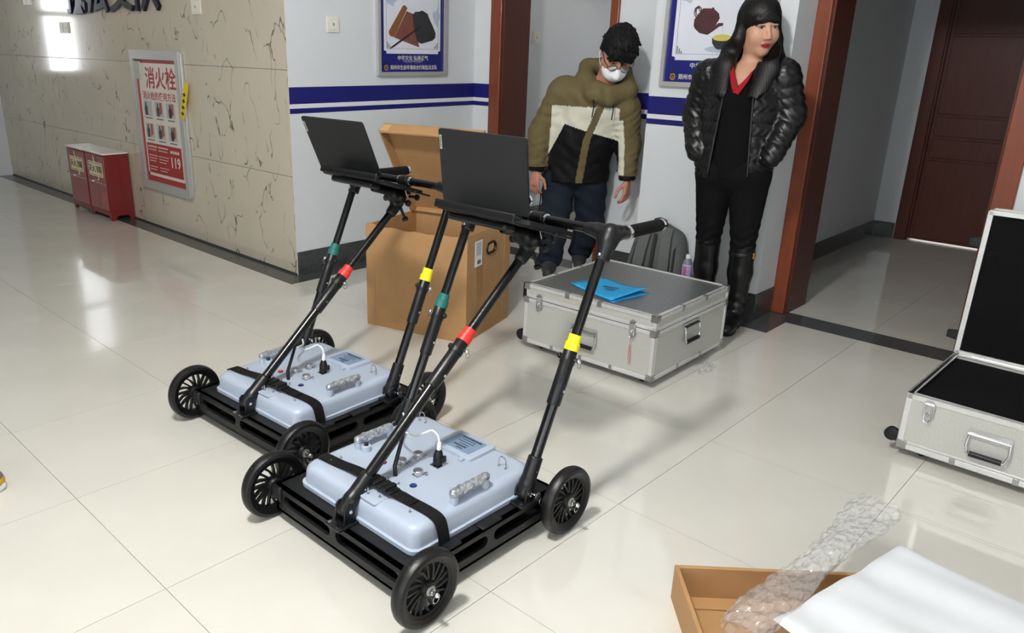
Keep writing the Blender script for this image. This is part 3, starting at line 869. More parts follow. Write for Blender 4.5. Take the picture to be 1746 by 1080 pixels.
    for sv, cm in ((-1, 'yellow'), (1, 'teal')):
        v = 0.267 * sv
        p0 = (0.17, v, 0.158); p1 = (0.497, v, 0.862)
        telescopic(p0, p1, 0.555, cm, 'handle_tube', sv)
        hinge((0.165, v, 0.153), 0.125)
        pn = MB()
        c = Vector((0.2, v + 0.036 * sv, 0.14))
        pn.cyl((0.175, v, 0.15), (0.178, v + 0.04 * sv, 0.15), 0.004, n=8)
        pn.lathe([(0.004, 0.034), (0.012, 0.042), (0.012, 0.045)], (0.176, v, 0.15), (0, sv, 0), 12)
        pn.tube([(0.19 + 0.008 * math.sin(t), v + 0.044 * sv, 0.128 + 0.012 * math.cos(t)) for t in np.linspace(0, 2 * PI, 13)], 0.0013, 6, cap=False)
        pn.build('quick_pin', M['chrome'], root)
        # moulded corner joint, grip
        J = Vector((0.502, v, 0.858))
        dn = (Vector(p1) - Vector(p0)).normalized()
        s = SDF((0.40, min(v, v - 0.1 * sv) - 0.06, 0.74), (0.64, max(v, v - 0.1 * sv) + 0.06, 0.92), 0.004)
        s.cap(J - dn * 0.085, J, 0.0225, 0.0215, 0.01)
        s.cap(J, J + Vector((0, -0.075 * sv, 0.0)), 0.021, 0.0195, 0.016)
        s.cap(J, J + Vector((0.085, 0, -0.012)), 0.021, 0.0195, 0.016)
        s.cap(J - dn * 0.03, J + Vector((0, -0.04 * sv, -0.004)), 0.019, 0.016, 0.022)
        s.cap(J - dn * 0.03, J + Vector((0.04, 0, -0.008)), 0.019, 0.016, 0.022)
        a0 = np.array(J - dn * 0.086, np.float32); an = np.array(-dn, np.float32)
        s.cut(lambda Q: (Q - a0) @ an)
        jo = s.build('corner_joint', M['sleeve'], root)
        for t in (0.07, 0.045):
            q = J - dn * t
            MB().lathe([(0.0048, 0.018), (0.0048, 0.0242), (0.003, 0.0252)], q, (-1, 0, 0.42), 10).build('bolt', M['chrome'], jo)
        MB().lathe([(0.005, 0.016), (0.005, 0.0225)], J + Vector((0, -0.05 * sv, 0)), (0, 0, 1), 10).build('bolt', M['chrome'], jo)
        g0 = J + Vector((0.085, 0, -0.012)); g1 = J + Vector((0.275, 0, -0.016)); gd = (g1 - g0)
        gr = MB().lathe([(0.016, -0.005), (0.0185, 0.0), (0.0195, 0.01), (0.0195, gd.length - 0.012), (0.018, gd.length - 0.006)], g0, gd, 22).build('grip', M['foam_grip'], root)
        MB().lathe([(0.0215, -0.008), (0.0225, -0.003), (0.0225, 0.006), (0.021, 0.009)], g0, gd, 22).build('grip_collar', M['chrome'], gr)
        MB().lathe([(0.0185, gd.length - 0.006), (0.019, gd.length + 0.004), (0.013, gd.length + 0.006)], g0, gd, 22).build('grip_end_cap', M['chrome'], gr)
    # cross bar between the joints
    MB().cyl((0.502, -0.2, 0.858), (0.502, 0.2, 0.858), 0.0145).build('cross_bar', M['tube'], root)
    # front strut
    q0 = (-0.262, 0.0, 0.172); q1 = (0.47, 0.0, 0.776)
    telescopic(q0, q1, 0.61, 'red', 'front_strut', -1)
    hinge((-0.27, 0.0, 0.168), 0.125)
    # thin leaning stay on the housing
    MB().tube([(-0.095, -0.008, ZT), (-0.094, -0.005, ZT + 0.03), (-0.028, 0.024, 0.32), (-0.012, 0.03, 0.35)], [0.0065, 0.0065, 0.005, 0.004], 10).build('stay_rod', M['sleeve'], root)
    # laptop tray, tilted towards the handle
    tilt = math.radians(17)
    TM = Matrix.Translation((0.252, 0.045, 0.915)) @ Matrix.Rotation(tilt, 4, 'Y')
    ty_ = MB()
    pts = rrect(0.13, -0.006, 0.262, 0.312, 0.02, 4)
    me = plate2d(pts, [stadium(0.05, 0.22, -0.10, -0.05)[::-1], stadium(0.05, 0.22, 0.05, 0.10)[::-1]], 0.005)
    ty_.mesh(me, TM @ Matrix.Translation((0, 0, -0.0175)))
    tray = ty_.build('laptop_tray', M['black'], root, bevel=0.0008)
    MB().bx(-0.004, 0.012, -0.163, 0.152, -0.018, 0.0, TM).bx(-0.004, 0.003, -0.163, 0.152, -0.015, 0.007, TM).build('tray_lip', M['black'], tray, bevel=0.004)
    MB().bx(0.02, 0.07, -0.12, 0.11, -0.045, -0.022, TM).build('tray_bracket', M['sleeve'], tray, bevel=0.008)
    MB().bx(0.11, 0.25, -0.03, -0.01, -0.03, -0.02, TM).bx(0.11, 0.25, 0.03, 0.05, -0.03, -0.02, TM).bx(0.2, 0.285, -0.17, -0.15, -0.024, -0.017, TM).build('tray_rail', M['black'], tray, bevel=0.002)
    # fittings under the tray where the strut ends
    s = SDF((0.33, -0.09, 0.70), (0.56, 0.09, 0.90), 0.004)
    s.cap((0.43, 0, 0.742), (0.475, 0, 0.785), 0.021, 0.024, 0.01)
    s.cap((0.45, -0.035, 0.80), (0.45, 0.035, 0.80), 0.019, 0.019, 0.02)
    s.cap((0.34, 0, 0.845), (0.49, 0, 0.805), 0.012, 0.017, 0.02)
    s.build('tilt_head', M['black'], root)
    for a, b in (((0.45, -0.075, 0.785), (0.45, -0.03, 0.795)), ((0.47, 0.03, 0.795), (0.47, 0.07, 0.785)), ((0.50, -0.03, 0.80), (0.535, -0.035, 0.792)), ((0.46, -0.02, 0.76), (0.475, -0.03, 0.715))):
        kn = MB().cyl(a, b, 0.006, n=10)
        kn.lathe([(0.009, -0.006), (0.0125, -0.004), (0.0125, 0.006), (0.009, 0.008)], b if a[1] > -0.07 else a, Vector(b) - Vector(a), 10)
        kn.build('tilt_knob', M['black'], root)
    # clamp on the cross bar
    cl_ = MB()
    cl_.lathe([(0.0205, -0.022), (0.0215, -0.02), (0.0215, 0.02), (0.0205, 0.022)], (0.502, -0.005, 0.858), (0, 1, 0), 20)
    cl_.bx(0.485, 0.515, -0.022, 0.012, 0.805, 0.85)
    ck = cl_.build('bar_clamp', M['sleeve'], root, bevel=0.002)
    MB().lathe([(0.0165, -0.004), (0.0185, -0.003), (0.0185, 0.003), (0.0165, 0.004)], (0.502, -0.034, 0.858), (0, 1, 0), 18).build('clamp_ring', M['chrome'], ck)
    MB().lathe([(0.0165, -0.004), (0.0185, -0.003), (0.0185, 0.003), (0.0165, 0.004)], (0.502, 0.024, 0.858), (0, 1, 0), 18).build('clamp_ring', M['chrome'], ck)
    MB().tube([(0.488, -0.028, 0.80), (0.478, -0.03, 0.82), (0.474, -0.028, 0.845)], 0.0022, 6).build('clamp_lever', M['chrome'], ck)
    return root

cart1 = make_cart((0.68, -1.433, 0), 0, 'wheeled cart with pale blue housing standing nearest to the camera')
cart2 = copy_tree(cart1)
cart2.location = (0.8444, -0.6514, 0); cart2.rotation_euler = (0, 0, 0.0387)
cart2['label'] = 'wheeled cart with pale blue housing standing behind the nearer one'

# ------------------------------------------------------------------ laptops
M['lid'] = mat('dark_grey_laptop', (29, 30, 31), 0.5, spec=0.25, metal=0.0, var=0.03, vscale=60)
M['screen'] = mat('black_screen', (14, 15, 17), 0.12, var=0.02)
M['key'] = mat('keycap', (34, 35, 37), 0.5, var=0.05)
def laptop(loc, yaw, tilt_lid, label):
    r = empty('laptop', loc, yaw, label, 'laptop', 'open laptops on cart trays')
    W, D = 0.346, 0.228
    BM = Matrix.Rotation(math.radians(17), 4, 'Y')
    LM = Matrix.Rotation(-tilt_lid, 4, 'Y')
    b = MB()
    b.mesh(plate2d(rrect(D / 2, 0, D, W, 0.012, 4), [], 0.014), BM @ Matrix.Translation((0, 0, -0.0075)))
    bo = b.build('base', M['lid'], r, bevel=0.001)
    k = MB()
    for i in range(6):
        for j in range(14):
            k.bx(0.03 + i * 0.018, 0.046 + i * 0.018, -0.15 + j * 0.0215, -0.1315 + j * 0.0215, -0.0006, 0.0012, BM)
    k.build('keyboard', M['key'], bo, smooth=0)
    MB().bx(0.15, 0.215, -0.05, 0.05, -0.0006, 0.0004, BM).build('touchpad', M['key'], bo, smooth=0)
    l = MB()
    me = plate2d(rrect(0, 0.1125 + 0.004, W, 0.222, 0.010, 4), [], 0.0065)
    l.mesh(me, LM @ Matrix(((0, 0, 1, -0.001), (1, 0, 0, 0), (0, 1, 0, 0.004), (0, 0, 0, 1))))
    lo = l.build('lid', M['lid'], r, bevel=0.0012)
    MB().bx(0.0022, 0.003, -W / 2 + 0.008, W / 2 - 0.008, 0.02, 0.222, LM).build('screen', M['screen'], lo, smooth=0)
    lg = MB(); lg.bx(-0.0048, -0.0042, W / 2 - 0.0125, W / 2 - 0.003, 0.17, 0.212, LM)
    lt = lg.build('maker_tag', M['alu'], lo, smooth=0)
    gl = MB()
    for i in range(6): gl.bx(-0.0051, -0.0047, W / 2 - 0.010, W / 2 - 0.0055, 0.176 + i * 0.0055, 0.179 + i * 0.0055, LM)
    gl.build('tag_lettering', M['black'], lt, smooth=0)
    for v in (-0.12, 0.12): MB().cyl((0.002, v - 0.02, -0.001), (0.002, v + 0.02, -0.001), 0.006, n=12).build('hinge', M['lid'], r)
    return r
laptop((1.002, -1.375, 0.8938), -0.012, 0.115, 'dark grey laptop with nearly upright lid, on the nearer cart')
laptop((1.168, -0.530, 0.8868), 0.05, 0.42, 'dark grey laptop with lid tilted far back, on the farther cart')
# ------------------------------------------------------------------ cardboard carton with its raised lid
M['card'] = mat('brown_cardboard', (170, 130, 86), 0.75, var=0.05, vscale=14, bump=0.08, bscale=120)
M['card_edge'] = mat('corrugated_edge', (190, 152, 106), 0.85, var=0.12, vscale=150)
M['tape'] = mat('brown_tape', (158, 116, 70), 0.35, var=0.05, vscale=20)
M['paper'] = mat('white_sticker', (222, 222, 220), 0.5, var=0.01)
bw, bd, bh, bt = 0.47, 0.572, 0.53, 0.007
box = empty('carton', (1.859, -0.49, 0), math.radians(15.5), 'tall open cardboard carton with raised lid beside the white wall', 'box')
def vplate_y(y, me, mb): mb.mesh(me, Matrix(((1, 0, 0, 0), (0, 0, -1, y), (0, 1, 0, 0), (0, 0, 0, 1))))
hole = [(x, y) for x, y in stadium(0.205, 0.295, 0.405, 0.452)][::-1]
sidep = plate2d([(0, 0), (bw, 0), (bw, bh - 0.012), (bw * 0.55, bh - 0.004), (0, bh)], [hole], bt)
mb = MB(); vplate_y(bt / 2, sidep, mb)
s1 = mb.build('side_panel', M['card'], box)
rimr = MB(); rimr.tube([(x, -0.001, y) for x, y in stadium(0.203, 0.297, 0.403, 0.454)] + [(stadium(0.203, 0.297, 0.403, 0.454)[0][0], -0.001, stadium(0.203, 0.297, 0.403, 0.454)[0][1])], 0.007, 8, cap=False)
rimr.build('handle_hole_rim', M['black'], s1)
MB().bx(0, bw, bd - bt, bd, 0, bh - 0.01).build('side_panel', M['card'], box, bevel=0.001)
fp = MB(); n = 16
fp_pts = [(0, 0), (bd - 2 * bt, 0)] + [((bd - 2 * bt) * (1 - i / n), bh - 0.004 + 0.004 * math.sin(i * 1.7) - 0.012 * math.sin(PI * i / n)) for i in range(n + 1)]
fp.prism(fp_pts, Matrix(((0, 0, 1, 0), (1, 0, 0, bt), (0, 1, 0, 0), (0, 0, 0, 1))), bt)
s2 = fp.build('side_panel', M['card'], box)
MB().bx(bw - bt, bw, bt, bd - bt, 0, bh).build('side_panel', M['card'], box, bevel=0.001)
MB().bx(bt, bw - bt, bt, bd - bt, 0.002, 0.01).build('bottom_panel', M['card'], box)
cr = MB()
cr.bx(-0.0012, 0.0, 0.002, bd, 0.0, 0.046).bx(-0.001, 0, bd - 0.05, bd, 0.046, bh - 0.02)
cr.bx(0.0, bw, -0.0012, 0.0, 0.0, 0.05).bx(0.4, bw, -0.0012, 0, 0.05, bh - 0.03).bx(0.0, 0.045, -0.0014, 0, 0.05, bh - 0.02)
cr.build('fold_overlap', M['card'], box, smooth=0)
tp = MB(); tp.bx(0.1, 0.16, -0.0022, -0.0012, 0.2, 0.5)
tp.build('tape', M['tape'], box, smooth=0)
st = MB(); st.bx(0.075, 0.15, -0.0035, -0.0022, 0.365, 0.49)
sto = st.build('shipping_label', M['paper'], box, smooth=0)
sl = MB()
for i in range(7):
    z = 0.475 - i * 0.009
    for k in range(4): sl.bx(0.09 + k * 0.012, 0.099 + k * 0.012, -0.0039, -0.0034, z, z + 0.0035)
for i in range(12): sl.bx(0.1 + i * 0.003, 0.1015 + i * 0.003, -0.0039, -0.0034, 0.375, 0.395)
sl.build('label_print', M['ink'], sto, smooth=0)
# lid: shallow tray hinged on the rear edge, leaning forward over the carton
LT = math.radians(-33)
LMx = Matrix.Translation((bw, bd, bh)) @ Matrix.Rotation(LT, 4, 'Y')   # local: z up the lid, x back, y along hinge (negative)
lw, lh, ld_ = 0.560, 0.552, 0.055
ld2 = MB()
ld2.bx(0, 0.006, -lw, 0, 0, lh, LMx)
lid_o = ld2.build('lid_panel', M['card'], box)
for args in ((-ld_, 0.003, -0.007, 0, 0.0, lh), (-ld_, 0.003, -lw, -lw + 0.007, 0.0, lh), (-ld_, 0.003, -lw, 0, lh - 0.007, lh), (-ld_ * 0.55, 0.003, -lw + 0.01, -0.01, 0.0, 0.007)):
    MB().bx(*args, LMx).build('lid_flap', M['card'], box, bevel=0.001)
MB().bx(-0.002, 0.0, -lw + 0.03, -0.03, 0.03, lh - 0.03, LMx).build('lid_lining', M['card'], box)
MB().bx(-ld_ + 0.004, -0.004, -0.05, -0.004, lh - 0.0005, lh + 0.0015, LMx).bx(-ld_ - 0.001, -ld_ + 0.0005, -lw + 0.005, -0.005, lh - 0.01, lh, LMx).build('torn_edge', M['card_edge'], box)

# ------------------------------------------------------------------ aluminium flight cases
M['case_panel'] = mat('silver_speckled_panel', (190, 190, 184), 0.42, metal=0.25, var=0.07, vscale=180)
M['case_top'] = mat('pebbled_silver_top', (150, 152, 153), 0.33, metal=0.8, var=0.2, vscale=130, bump=0.8, bscale=170)
M['case_edge'] = mat('anodised_edge', (216, 216, 214), 0.32, metal=0.4, var=0.04, vscale=50)
M['case_foam'] = mat('black_case_foam', (7, 8, 8), 0.9, spec=0.15, var=0.15, vscale=50, bump=0.4, bscale=90)
M['string'] = mat('red_string', (190, 70, 60), 0.8, var=0.05)

def facing(px, py, pz, rz):
    """local frame whose -y points out of a vertical face; x runs right along it"""
    return Matrix.Translation((px, py, pz)) @ Matrix.Rotation(rz, 4, 'Z')

def latch(F, parent, hasp=True):
    m = MB()
    m.mesh(plate2d(rrect(0, 0, 0.034, 0.075, 0.015, 6), [], 0.003), F @ Matrix(((1, 0, 0, 0), (0, 0, -1, -0.0025), (0, 1, 0, 0), (0, 0, 0, 1))))
    m.cyl(F @ Vector((-0.014, -0.006, 0.022)), F @ Vector((0.014, -0.006, 0.022)), 0.005, n=12)
    m.bx(-0.009, 0.009, -0.009, -0.003, -0.012, 0.02, F)
    o = m.build('latch', M['chrome'], parent, bevel=0.0008)
    l = MB()
    l.tube([F @ Vector(p) for p in ((-0.009, -0.009, 0.01), (-0.010, -0.010, -0.028), (-0.006, -0.011, -0.042), (0.006, -0.011, -0.042), (0.010, -0.010, -0.028), (0.009, -0.009, 0.01))], 0.0022, 8)
    l.ball(F @ Vector((0, -0.009, -0.012)), 0.009, sc=(1, 0.6, 1))
    l.build('latch_loop', M['chrome'], o)
    return o

def bail(F, parent, w=0.135):
    m = MB()
    m.mesh(plate2d(rrect(0, 0, w, 0.03, 0.004, 3), [], 0.004), F @ Matrix(((1, 0, 0, 0), (0, 0, -1, -0.003), (0, 1, 0, 0.022), (0, 0, 0, 1))))
    m.cyl(F @ Vector((-w / 2, -0.008, 0.018)), F @ Vector((w / 2, -0.008, 0.018)), 0.0055, n=12)
    o = m.build('handle_plate', M['chrome'], parent, bevel=0.0008)
    h = w / 2 - 0.004
    MB().tube([F @ Vector(p) for p in ((-h, -0.011, 0.018), (-h - 0.003, -0.015, -0.02), (-h + 0.006, -0.017, -0.048), (h - 0.006, -0.017, -0.048), (h + 0.003, -0.015, -0.02), (h, -0.011, 0.018))], 0.0045, 10).build('bail', M['chrome'], o)
    MB().cyl(F @ Vector((-h + 0.012, -0.017, -0.047)), F @ Vector((h - 0.012, -0.017, -0.047)), 0.0095, n=14).build('bail_grip', M['black'], o)
    return o

def shell_edges(mb, x0, x1, y0, y1, z0, z1, t=0.016, p=0.003):
    for x in (x0, x1):
        for y in (y0, y1):
            sx = 1 if x == x0 else -1; sy = 1 if y == y0 else -1
            a, b = sorted((x - sx * p, x + sx * t)); c, d = sorted((y - sy * p, y + sy * p * 0.2))
            mb.bx(a, b, c, d, z0, z1)
            a, b = sorted((x - sx * p, x + sx * p * 0.2)); c, d = sorted((y - sy * p, y + sy * t))
            mb.bx(a, b, c, d, z0, z1)
    for z in (z0, z1):
        sz = 1 if z == z0 else -1
        e0, e1 = sorted((z - sz * p, z + sz * t))
        for y in (y0, y1):
            sy = 1 if y == y0 else -1
            c, d = sorted((y - sy * p, y + sy * p * 0.2))
            mb.bx(x0, x1, c, d, e0, e1)
            c, d = sorted((y - sy * p, y + sy * t)); f0, f1 = sorted((z - sz * p, z + sz * p * 0.2))
            mb.bx(x0, x1, c, d, f0, f1)
        for x in (x0, x1):
            sx = 1 if x == x0 else -1
            a, b = sorted((x - sx * p, x + sx * p * 0.2))
            mb.bx(a, b, y0, y1, e0, e1)
            a, b = sorted((x - sx * p, x + sx * t)); f0, f1 = sorted((z - sz * p, z + sz * p * 0.2))
            mb.bx(a, b, y0, y1, f0, f1)

def corners(parent, x0, x1, y0, y1, zl, t=0.03, p=0.0045):
    """pressed corner caps with rivets; zl = list of (z of the corner, direction into the case)"""
    for x in (x0, x1):
        for y in (y0, y1):
            sx = 1 if x == x0 else -1; sy = 1 if y == y0 else -1
            for z, sz in zl:
                m = MB()
                def b3(ax, bx_, ay, by, az, bz):
                    a, b = sorted((x + sx * ax, x + sx * bx_)); c, d = sorted((y + sy * ay, y + sy * by)); e0, f0 = sorted((z + sz * az, z + sz * bz))
                    m.bx(a, b, c, d, e0, f0)
                b3(-p, t, -p, 0, -p, t); b3(-p, 0, -p, t, -p, t); b3(-p, t, -p, t, -p, 0)
                o = m.build('corner_cap', M['alu_frame'], parent, bevel=0.0015)
                MB().lathe([(0.0035, 0), (0.0025, 0.002)], (x + sx * 0.018, y - sy * p, z + sz * 0.018), (0, -sy, 0), 8).build('rivet', M['chrome'], o)
                MB().lathe([(0.0035, 0), (0.0025, 0.002)], (x - sx * p, y + sy * 0.018, z + sz * 0.018), (-sx, 0, 0), 8).build('rivet', M['chrome'], o)

def castors(parent, x0, x1, y0, y1, zc):
    for x in (x0 + 0.06, x1 - 0.06):
        for y in (y0 + 0.07, y1 - 0.07):
            m = MB().lathe([(0.012, -0.011), (0.0165, -0.008), (0.0165, 0.008), (0.012, 0.011)], (x, y, 0.0167), (1, 0, 0), 20)
            c = m.build('castor', M['black'], parent)
            MB().bx(x - 0.016, x + 0.016, y - 0.018, y + 0.018, zc - 0.008, zc + 0.002).build('castor_mount', M['black'], c)

# closed case
cw, cd, z0, z1 = 0.655, 0.688, 0.037, 0.322
case = empty('flight_case', (2.045, -1.397, 0), math.radians(1.1), 'closed silver aluminium case with blue paper lying on top', 'case', 'silver cases')
zs_ = 0.258
MB().bx(0, cw, 0, cd, z0, zs_ - 0.002).build('case_body', M['case_panel'], case)
MB().bx(0, cw, 0, cd, zs_ + 0.002, z1 - 0.001).build('case_lid', M['case_panel'], case)
MB().bx(0.012, cw - 0.012, 0.012, cd - 0.012, z1 - 0.002, z1 + 0.0005).build('lid_sheet', M['case_top'], case)
eb = MB(); shell_edges(eb, 0, cw, 0, cd, z0, z1)
for za, zb in ((zs_ + 0.002, zs_ + 0.016), (zs_ - 0.018, zs_ - 0.002)):
    for a in ((-0.003, 0.001, -0.003, cd + 0.003), (cw - 0.001, cw + 0.003, -0.003, cd + 0.003), (-0.003, cw + 0.003, -0.003, 0.001), (-0.003, cw + 0.003, cd - 0.001, cd + 0.003)):
        eb.bx(a[0], a[1], a[2], a[3], za, zb)
eb.build('edge_profile', M['case_edge'], case, bevel=0.001)
corners(case, 0, cw, 0, cd, ((z0, 1), (z1, -1), (zs_ - 0.001, -1)), 0.026)
castors(case, 0, cw, 0, cd, z0)
RX = -PI / 2
la1 = latch(facing(-0.003, 0.60, 0.25, RX), case)
la2 = latch(facing(-0.003, 0.105, 0.25, RX), case)
bail(facing(-0.002, 0.345, 0.155, RX), case)
bail(facing(0.305, -0.002, 0.2, 0), case)
sg = MB().tube([(-0.014, 0.105, 0.208), (-0.016, 0.108, 0.17), (-0.012, 0.112, 0.12), (-0.008, 0.11, 0.085), (-0.008, 0.103, 0.09), (-0.011, 0.103, 0.125), (-0.015, 0.106, 0.172)], 0.0011, 6)
sg.build('red_string', M['string'], la2)
def clip(*a): MB().bx(*a).build('edge_clip', M['alu_frame'], case, bevel=0.0012)
for y in (0.28, 0.45):
    clip(-0.0045, 0.02, y - 0.012, y + 0.012, z1 - 0.02, z1 + 0.004)
for y in (0.2, 0.36, 0.52):
    clip(-0.0045, 0.0, y - 0.008, y + 0.008, z0 - 0.004, z0 + 0.018)
for x in (0.22, 0.43):
    clip(x - 0.012, x + 0.012, -0.0045, 0.02, z1 - 0.02, z1 + 0.004); clip(x - 0.008, x + 0.008, -0.0045, 0, z0 - 0.004, z0 + 0.018)
    clip(x - 0.012, x + 0.012, cd - 0.02, cd + 0.0045, z1 - 0.02, z1 + 0.004)
tw = MB().lathe([(0.02, -0.012), (0.026, -0.01), (0.026, 0.01), (0.02, 0.012)], (0.015, cd + 0.022, 0.06), (1, 0, 0), 24)
tw.build('trolley_wheel', M['rubber'], case)
MB().bx(-0.004, 0.03, cd - 0.01, cd + 0.012, z1 - 0.07, z1 + 0.002).build('trolley_handle', M['black'], case, bevel=0.003)

# blue folded papers
M['blue_paper'] = mat('blue_card_paper', (28, 152, 208), 0.55, var=0.02)
pp = empty('folded_paper', (2.235, -1.03, z1 + 0.0008), 0, 'bright blue folded paper lying on the closed silver case', 'paper')
cs_ = [(2.165, -0.865), (2.369, -0.915), (2.312, -1.191), (2.075, -1.151)]
def sheet(dz, droop, sh):
    m = MB(); g = 8; top = []
    for i in range(g + 1):
        for j in range(g + 1):
            u, v = i / g, j / g
            x = (cs_[0][0] * (1 - u) + cs_[1][0] * u) * (1 - v) + (cs_[3][0] * (1 - u) + cs_[2][0] * u) * v - 2.235 + sh
            y = (cs_[0][1] * (1 - u) + cs_[1][1] * u) * (1 - v) + (cs_[3][1] * (1 - u) + cs_[2][1] * u) * v + 1.03 - sh
            top.append((x, y, dz + droop * (max(0, v - 0.35) ** 2 * (0.35 + u) + 0.10 * (1 - v) ** 3)))
    f = [(i * (g + 1) + j, (i + 1) * (g + 1) + j, (i + 1) * (g + 1) + j + 1, i * (g + 1) + j + 1) for i in range(g) for j in range(g)]
    m.add(top, f)
    o = m.build('sheet', M['blue_paper'], pp)
    sd = o.modifiers.new('thickness', 'SOLIDIFY'); sd.thickness = 0.0008; sd.offset = 1
    return o
sheet(0.0002, 0.0, 0.004); sh2 = sheet(0.0025, 0.045, 0)
ln = MB()
for i, (u, v, w) in enumerate(((-0.02, -0.02, 0.07), (-0.04, -0.035, 0.05), (0.03, 0.03, 0.05))):
    for k in range(7): ln.bx(u - 0.006, u + 0.004, v - w / 2 + w * k / 7, v - w / 2 + w * (k + 0.7) / 7, 0.011, 0.0115) if False else None
# printed title on the top sheet
for (cx_, cy_, wd) in ((0.0, -0.01, 0.085), (-0.04, -0.03, 0.05)):
    for k in range(6):
        yy = cy_ - wd / 2 + wd * k / 6
        zz = 0.0025 + 0.045 * (max(0, (0.05 - yy) / 0.3 + 0.5 - 0.35) ** 2 * 0.8) + 0.004
        ln.bx(cx_ - 0.007, cx_ + 0.006, yy, yy + wd / 9, zz, zz + 0.0006)
ln.build('printed_title', M['ink'], sh2, smooth=0)

# open case at the right edge
ow, od, oz0, oz1 = 0.56, 0.70, 0.035, 0.24
oc = empty('flight_case', (2.198, -2.308, 0), math.radians(-1.0), 'open silver aluminium case with black foam lining beside the corridor door', 'case', 'silver cases')
mb = MB()
t = 0.012
for a in ((0, t, -od, 0), (ow - t, ow, -od, 0), (0, ow, -t, 0), (0, ow, -od, -od + t)):
    mb.bx(a[0], a[1], a[2], a[3], oz0, oz1)
mb.bx(0, ow, -od, 0, oz0, oz0 + 0.008)
mb.build('case_body', M['case_panel'], oc)
MB().bx(t, ow - t, -od + t, -t, oz0 + 0.008, oz1 - 0.012).build('foam_lining', M['case_foam'], oc, bevel=0.004)
MB().bx(-0.001, 0.02, -od + 0.01, -0.01, oz1 - 0.001, oz1 + 0.0015).bx(0, ow, -0.014, -0.003, oz1 - 0.001, oz1 + 0.004).build('rim_gasket', M['black'], oc)
eb = MB(); shell_edges(eb, 0, ow, -od, 0, oz0, oz1, 0.018)
# hollow top: remove nothing, the rim strips only frame the opening
for zc in (oz0 + 0.022,): eb.bx(-0.004, 0.0, -od, 0, zc, zc + 0.006)
eb.build('edge_profile', M['case_edge'], oc, bevel=0.001)
corners(oc, 0, ow, -od, 0, ((oz0, 1),), 0.03)
castors(oc, 0, ow, -od, 0, oz0)
latch(facing(-0.003, -0.075, 0.2, RX), oc)
bail(facing(-0.002, -0.265, 0.145, RX), oc, 0.125)
for y in (-0.175, -0.36, -0.53):
    MB().bx(-0.0048, 0.0, y - 0.009, y + 0.009, oz0 - 0.004, oz0 + 0.02).build('edge_clip', M['alu_frame'], oc, bevel=0.0012)
MB().lathe([(0.018, -0.012), (0.024, -0.01), (0.024, 0.01), (0.018, 0.012)], (0.012, 0.025, 0.07), (1, 0, 0), 24).build('trolley_wheel', M['rubber'], oc)
MB().bx(0.0, 0.026, -0.002, 0.018, 0.05, 0.088).build('wheel_mount', M['black'], oc, bevel=0.003)
# lid, standing open
LM2 = Matrix.Translation((ow + 0.006, 0, oz1 + 0.004)) @ Matrix.Rotation(math.radians(2), 4, 'Y')
lh2, ldp = 0.565, 0.085
mb = MB()
for a in ((0, ldp, -od, -od + t, 0, lh2), (0, ldp, -t, 0, 0, lh2), (0, ldp, -od, 0, 0, t), (0, ldp, -od, 0, lh2 - t, lh2), (ldp - 0.008, ldp, -od, 0, 0, lh2)):
    mb.bx(*a, LM2)
mb.build('case_lid', M['case_panel'], oc)
MB().bx(0.004, ldp - 0.008, -od + t, -t, t, lh2 - t, LM2).build('lid_foam', M['case_foam'], oc, bevel=0.003)
eb = MB()
for a in ((-0.004, 0.02, -0.014, 0.004, 0, lh2), (-0.004, 0.02, -od - 0.004, -od + 0.014, 0, lh2), (-0.004, 0.02, -od, 0, -0.002, 0.012), (-0.004, 0.02, -od, 0, lh2 - 0.014, lh2 + 0.004), (ldp - 0.02, ldp + 0.004, -0.014, 0.004, 0, lh2), (ldp - 0.02, ldp + 0.004, -od, 0, lh2 - 0.014, lh2 + 0.004)):
    eb.bx(*a, LM2)
eb.build('lid_edge_profile', M['case_edge'], oc, bevel=0.001)
for zc in (0.44, 0.065):
    MB().prism([(0.0, -0.02), (0.042, -0.014), (0.042, 0.014), (0.0, 0.02)], LM2 @ Matrix(((0, 0, 1, 0.012), (1, 0, 0, 0.004), (0, 1, 0, zc), (0, 0, 0, 1))), 0.02).build('bumper_foot', M['black'], oc, bevel=0.002)
MB().cyl((ow + 0.002, -od + 0.06, oz1 + 0.002), (ow + 0.002, -0.06, oz1 + 0.002), 0.004).build('lid_hinge', M['chrome'], oc)

# ------------------------------------------------------------------ backpack and bottle by the pillar
M['pack'] = mat('dark_grey_pack_fabric', (82, 86, 84), 0.8, var=0.08, vscale=60, bump=0.35, bscale=350)
M['pack_dark'] = mat('black_pack_fabric', (28, 29, 30), 0.8, var=0.08, vscale=60, bump=0.3, bscale=350)
bp = empty('backpack', (3.11, -0.755, 0), math.radians(-82), 'dark grey backpack leaning on the pillar behind the closed case', 'backpack')
s = SDF((-0.26, -0.2, -0.02), (0.26, 0.2, 0.56), 0.006)
s.cap((-0.10, 0, 0.09), (0.10, 0, 0.09), 0.085, 0.085, 0.02)
s.cap((-0.11, 0.01, 0.09), (-0.075, 0.05, 0.36), 0.085, 0.07, 0.03)
s.cap((0.11, 0.01, 0.09), (0.075, 0.05, 0.36), 0.085, 0.07, 0.03)
s.cap((0, 0.01, 0.09), (0, 0.055, 0.385), 0.09, 0.075, 0.04)
s.build('pack_body', M['pack'], bp)
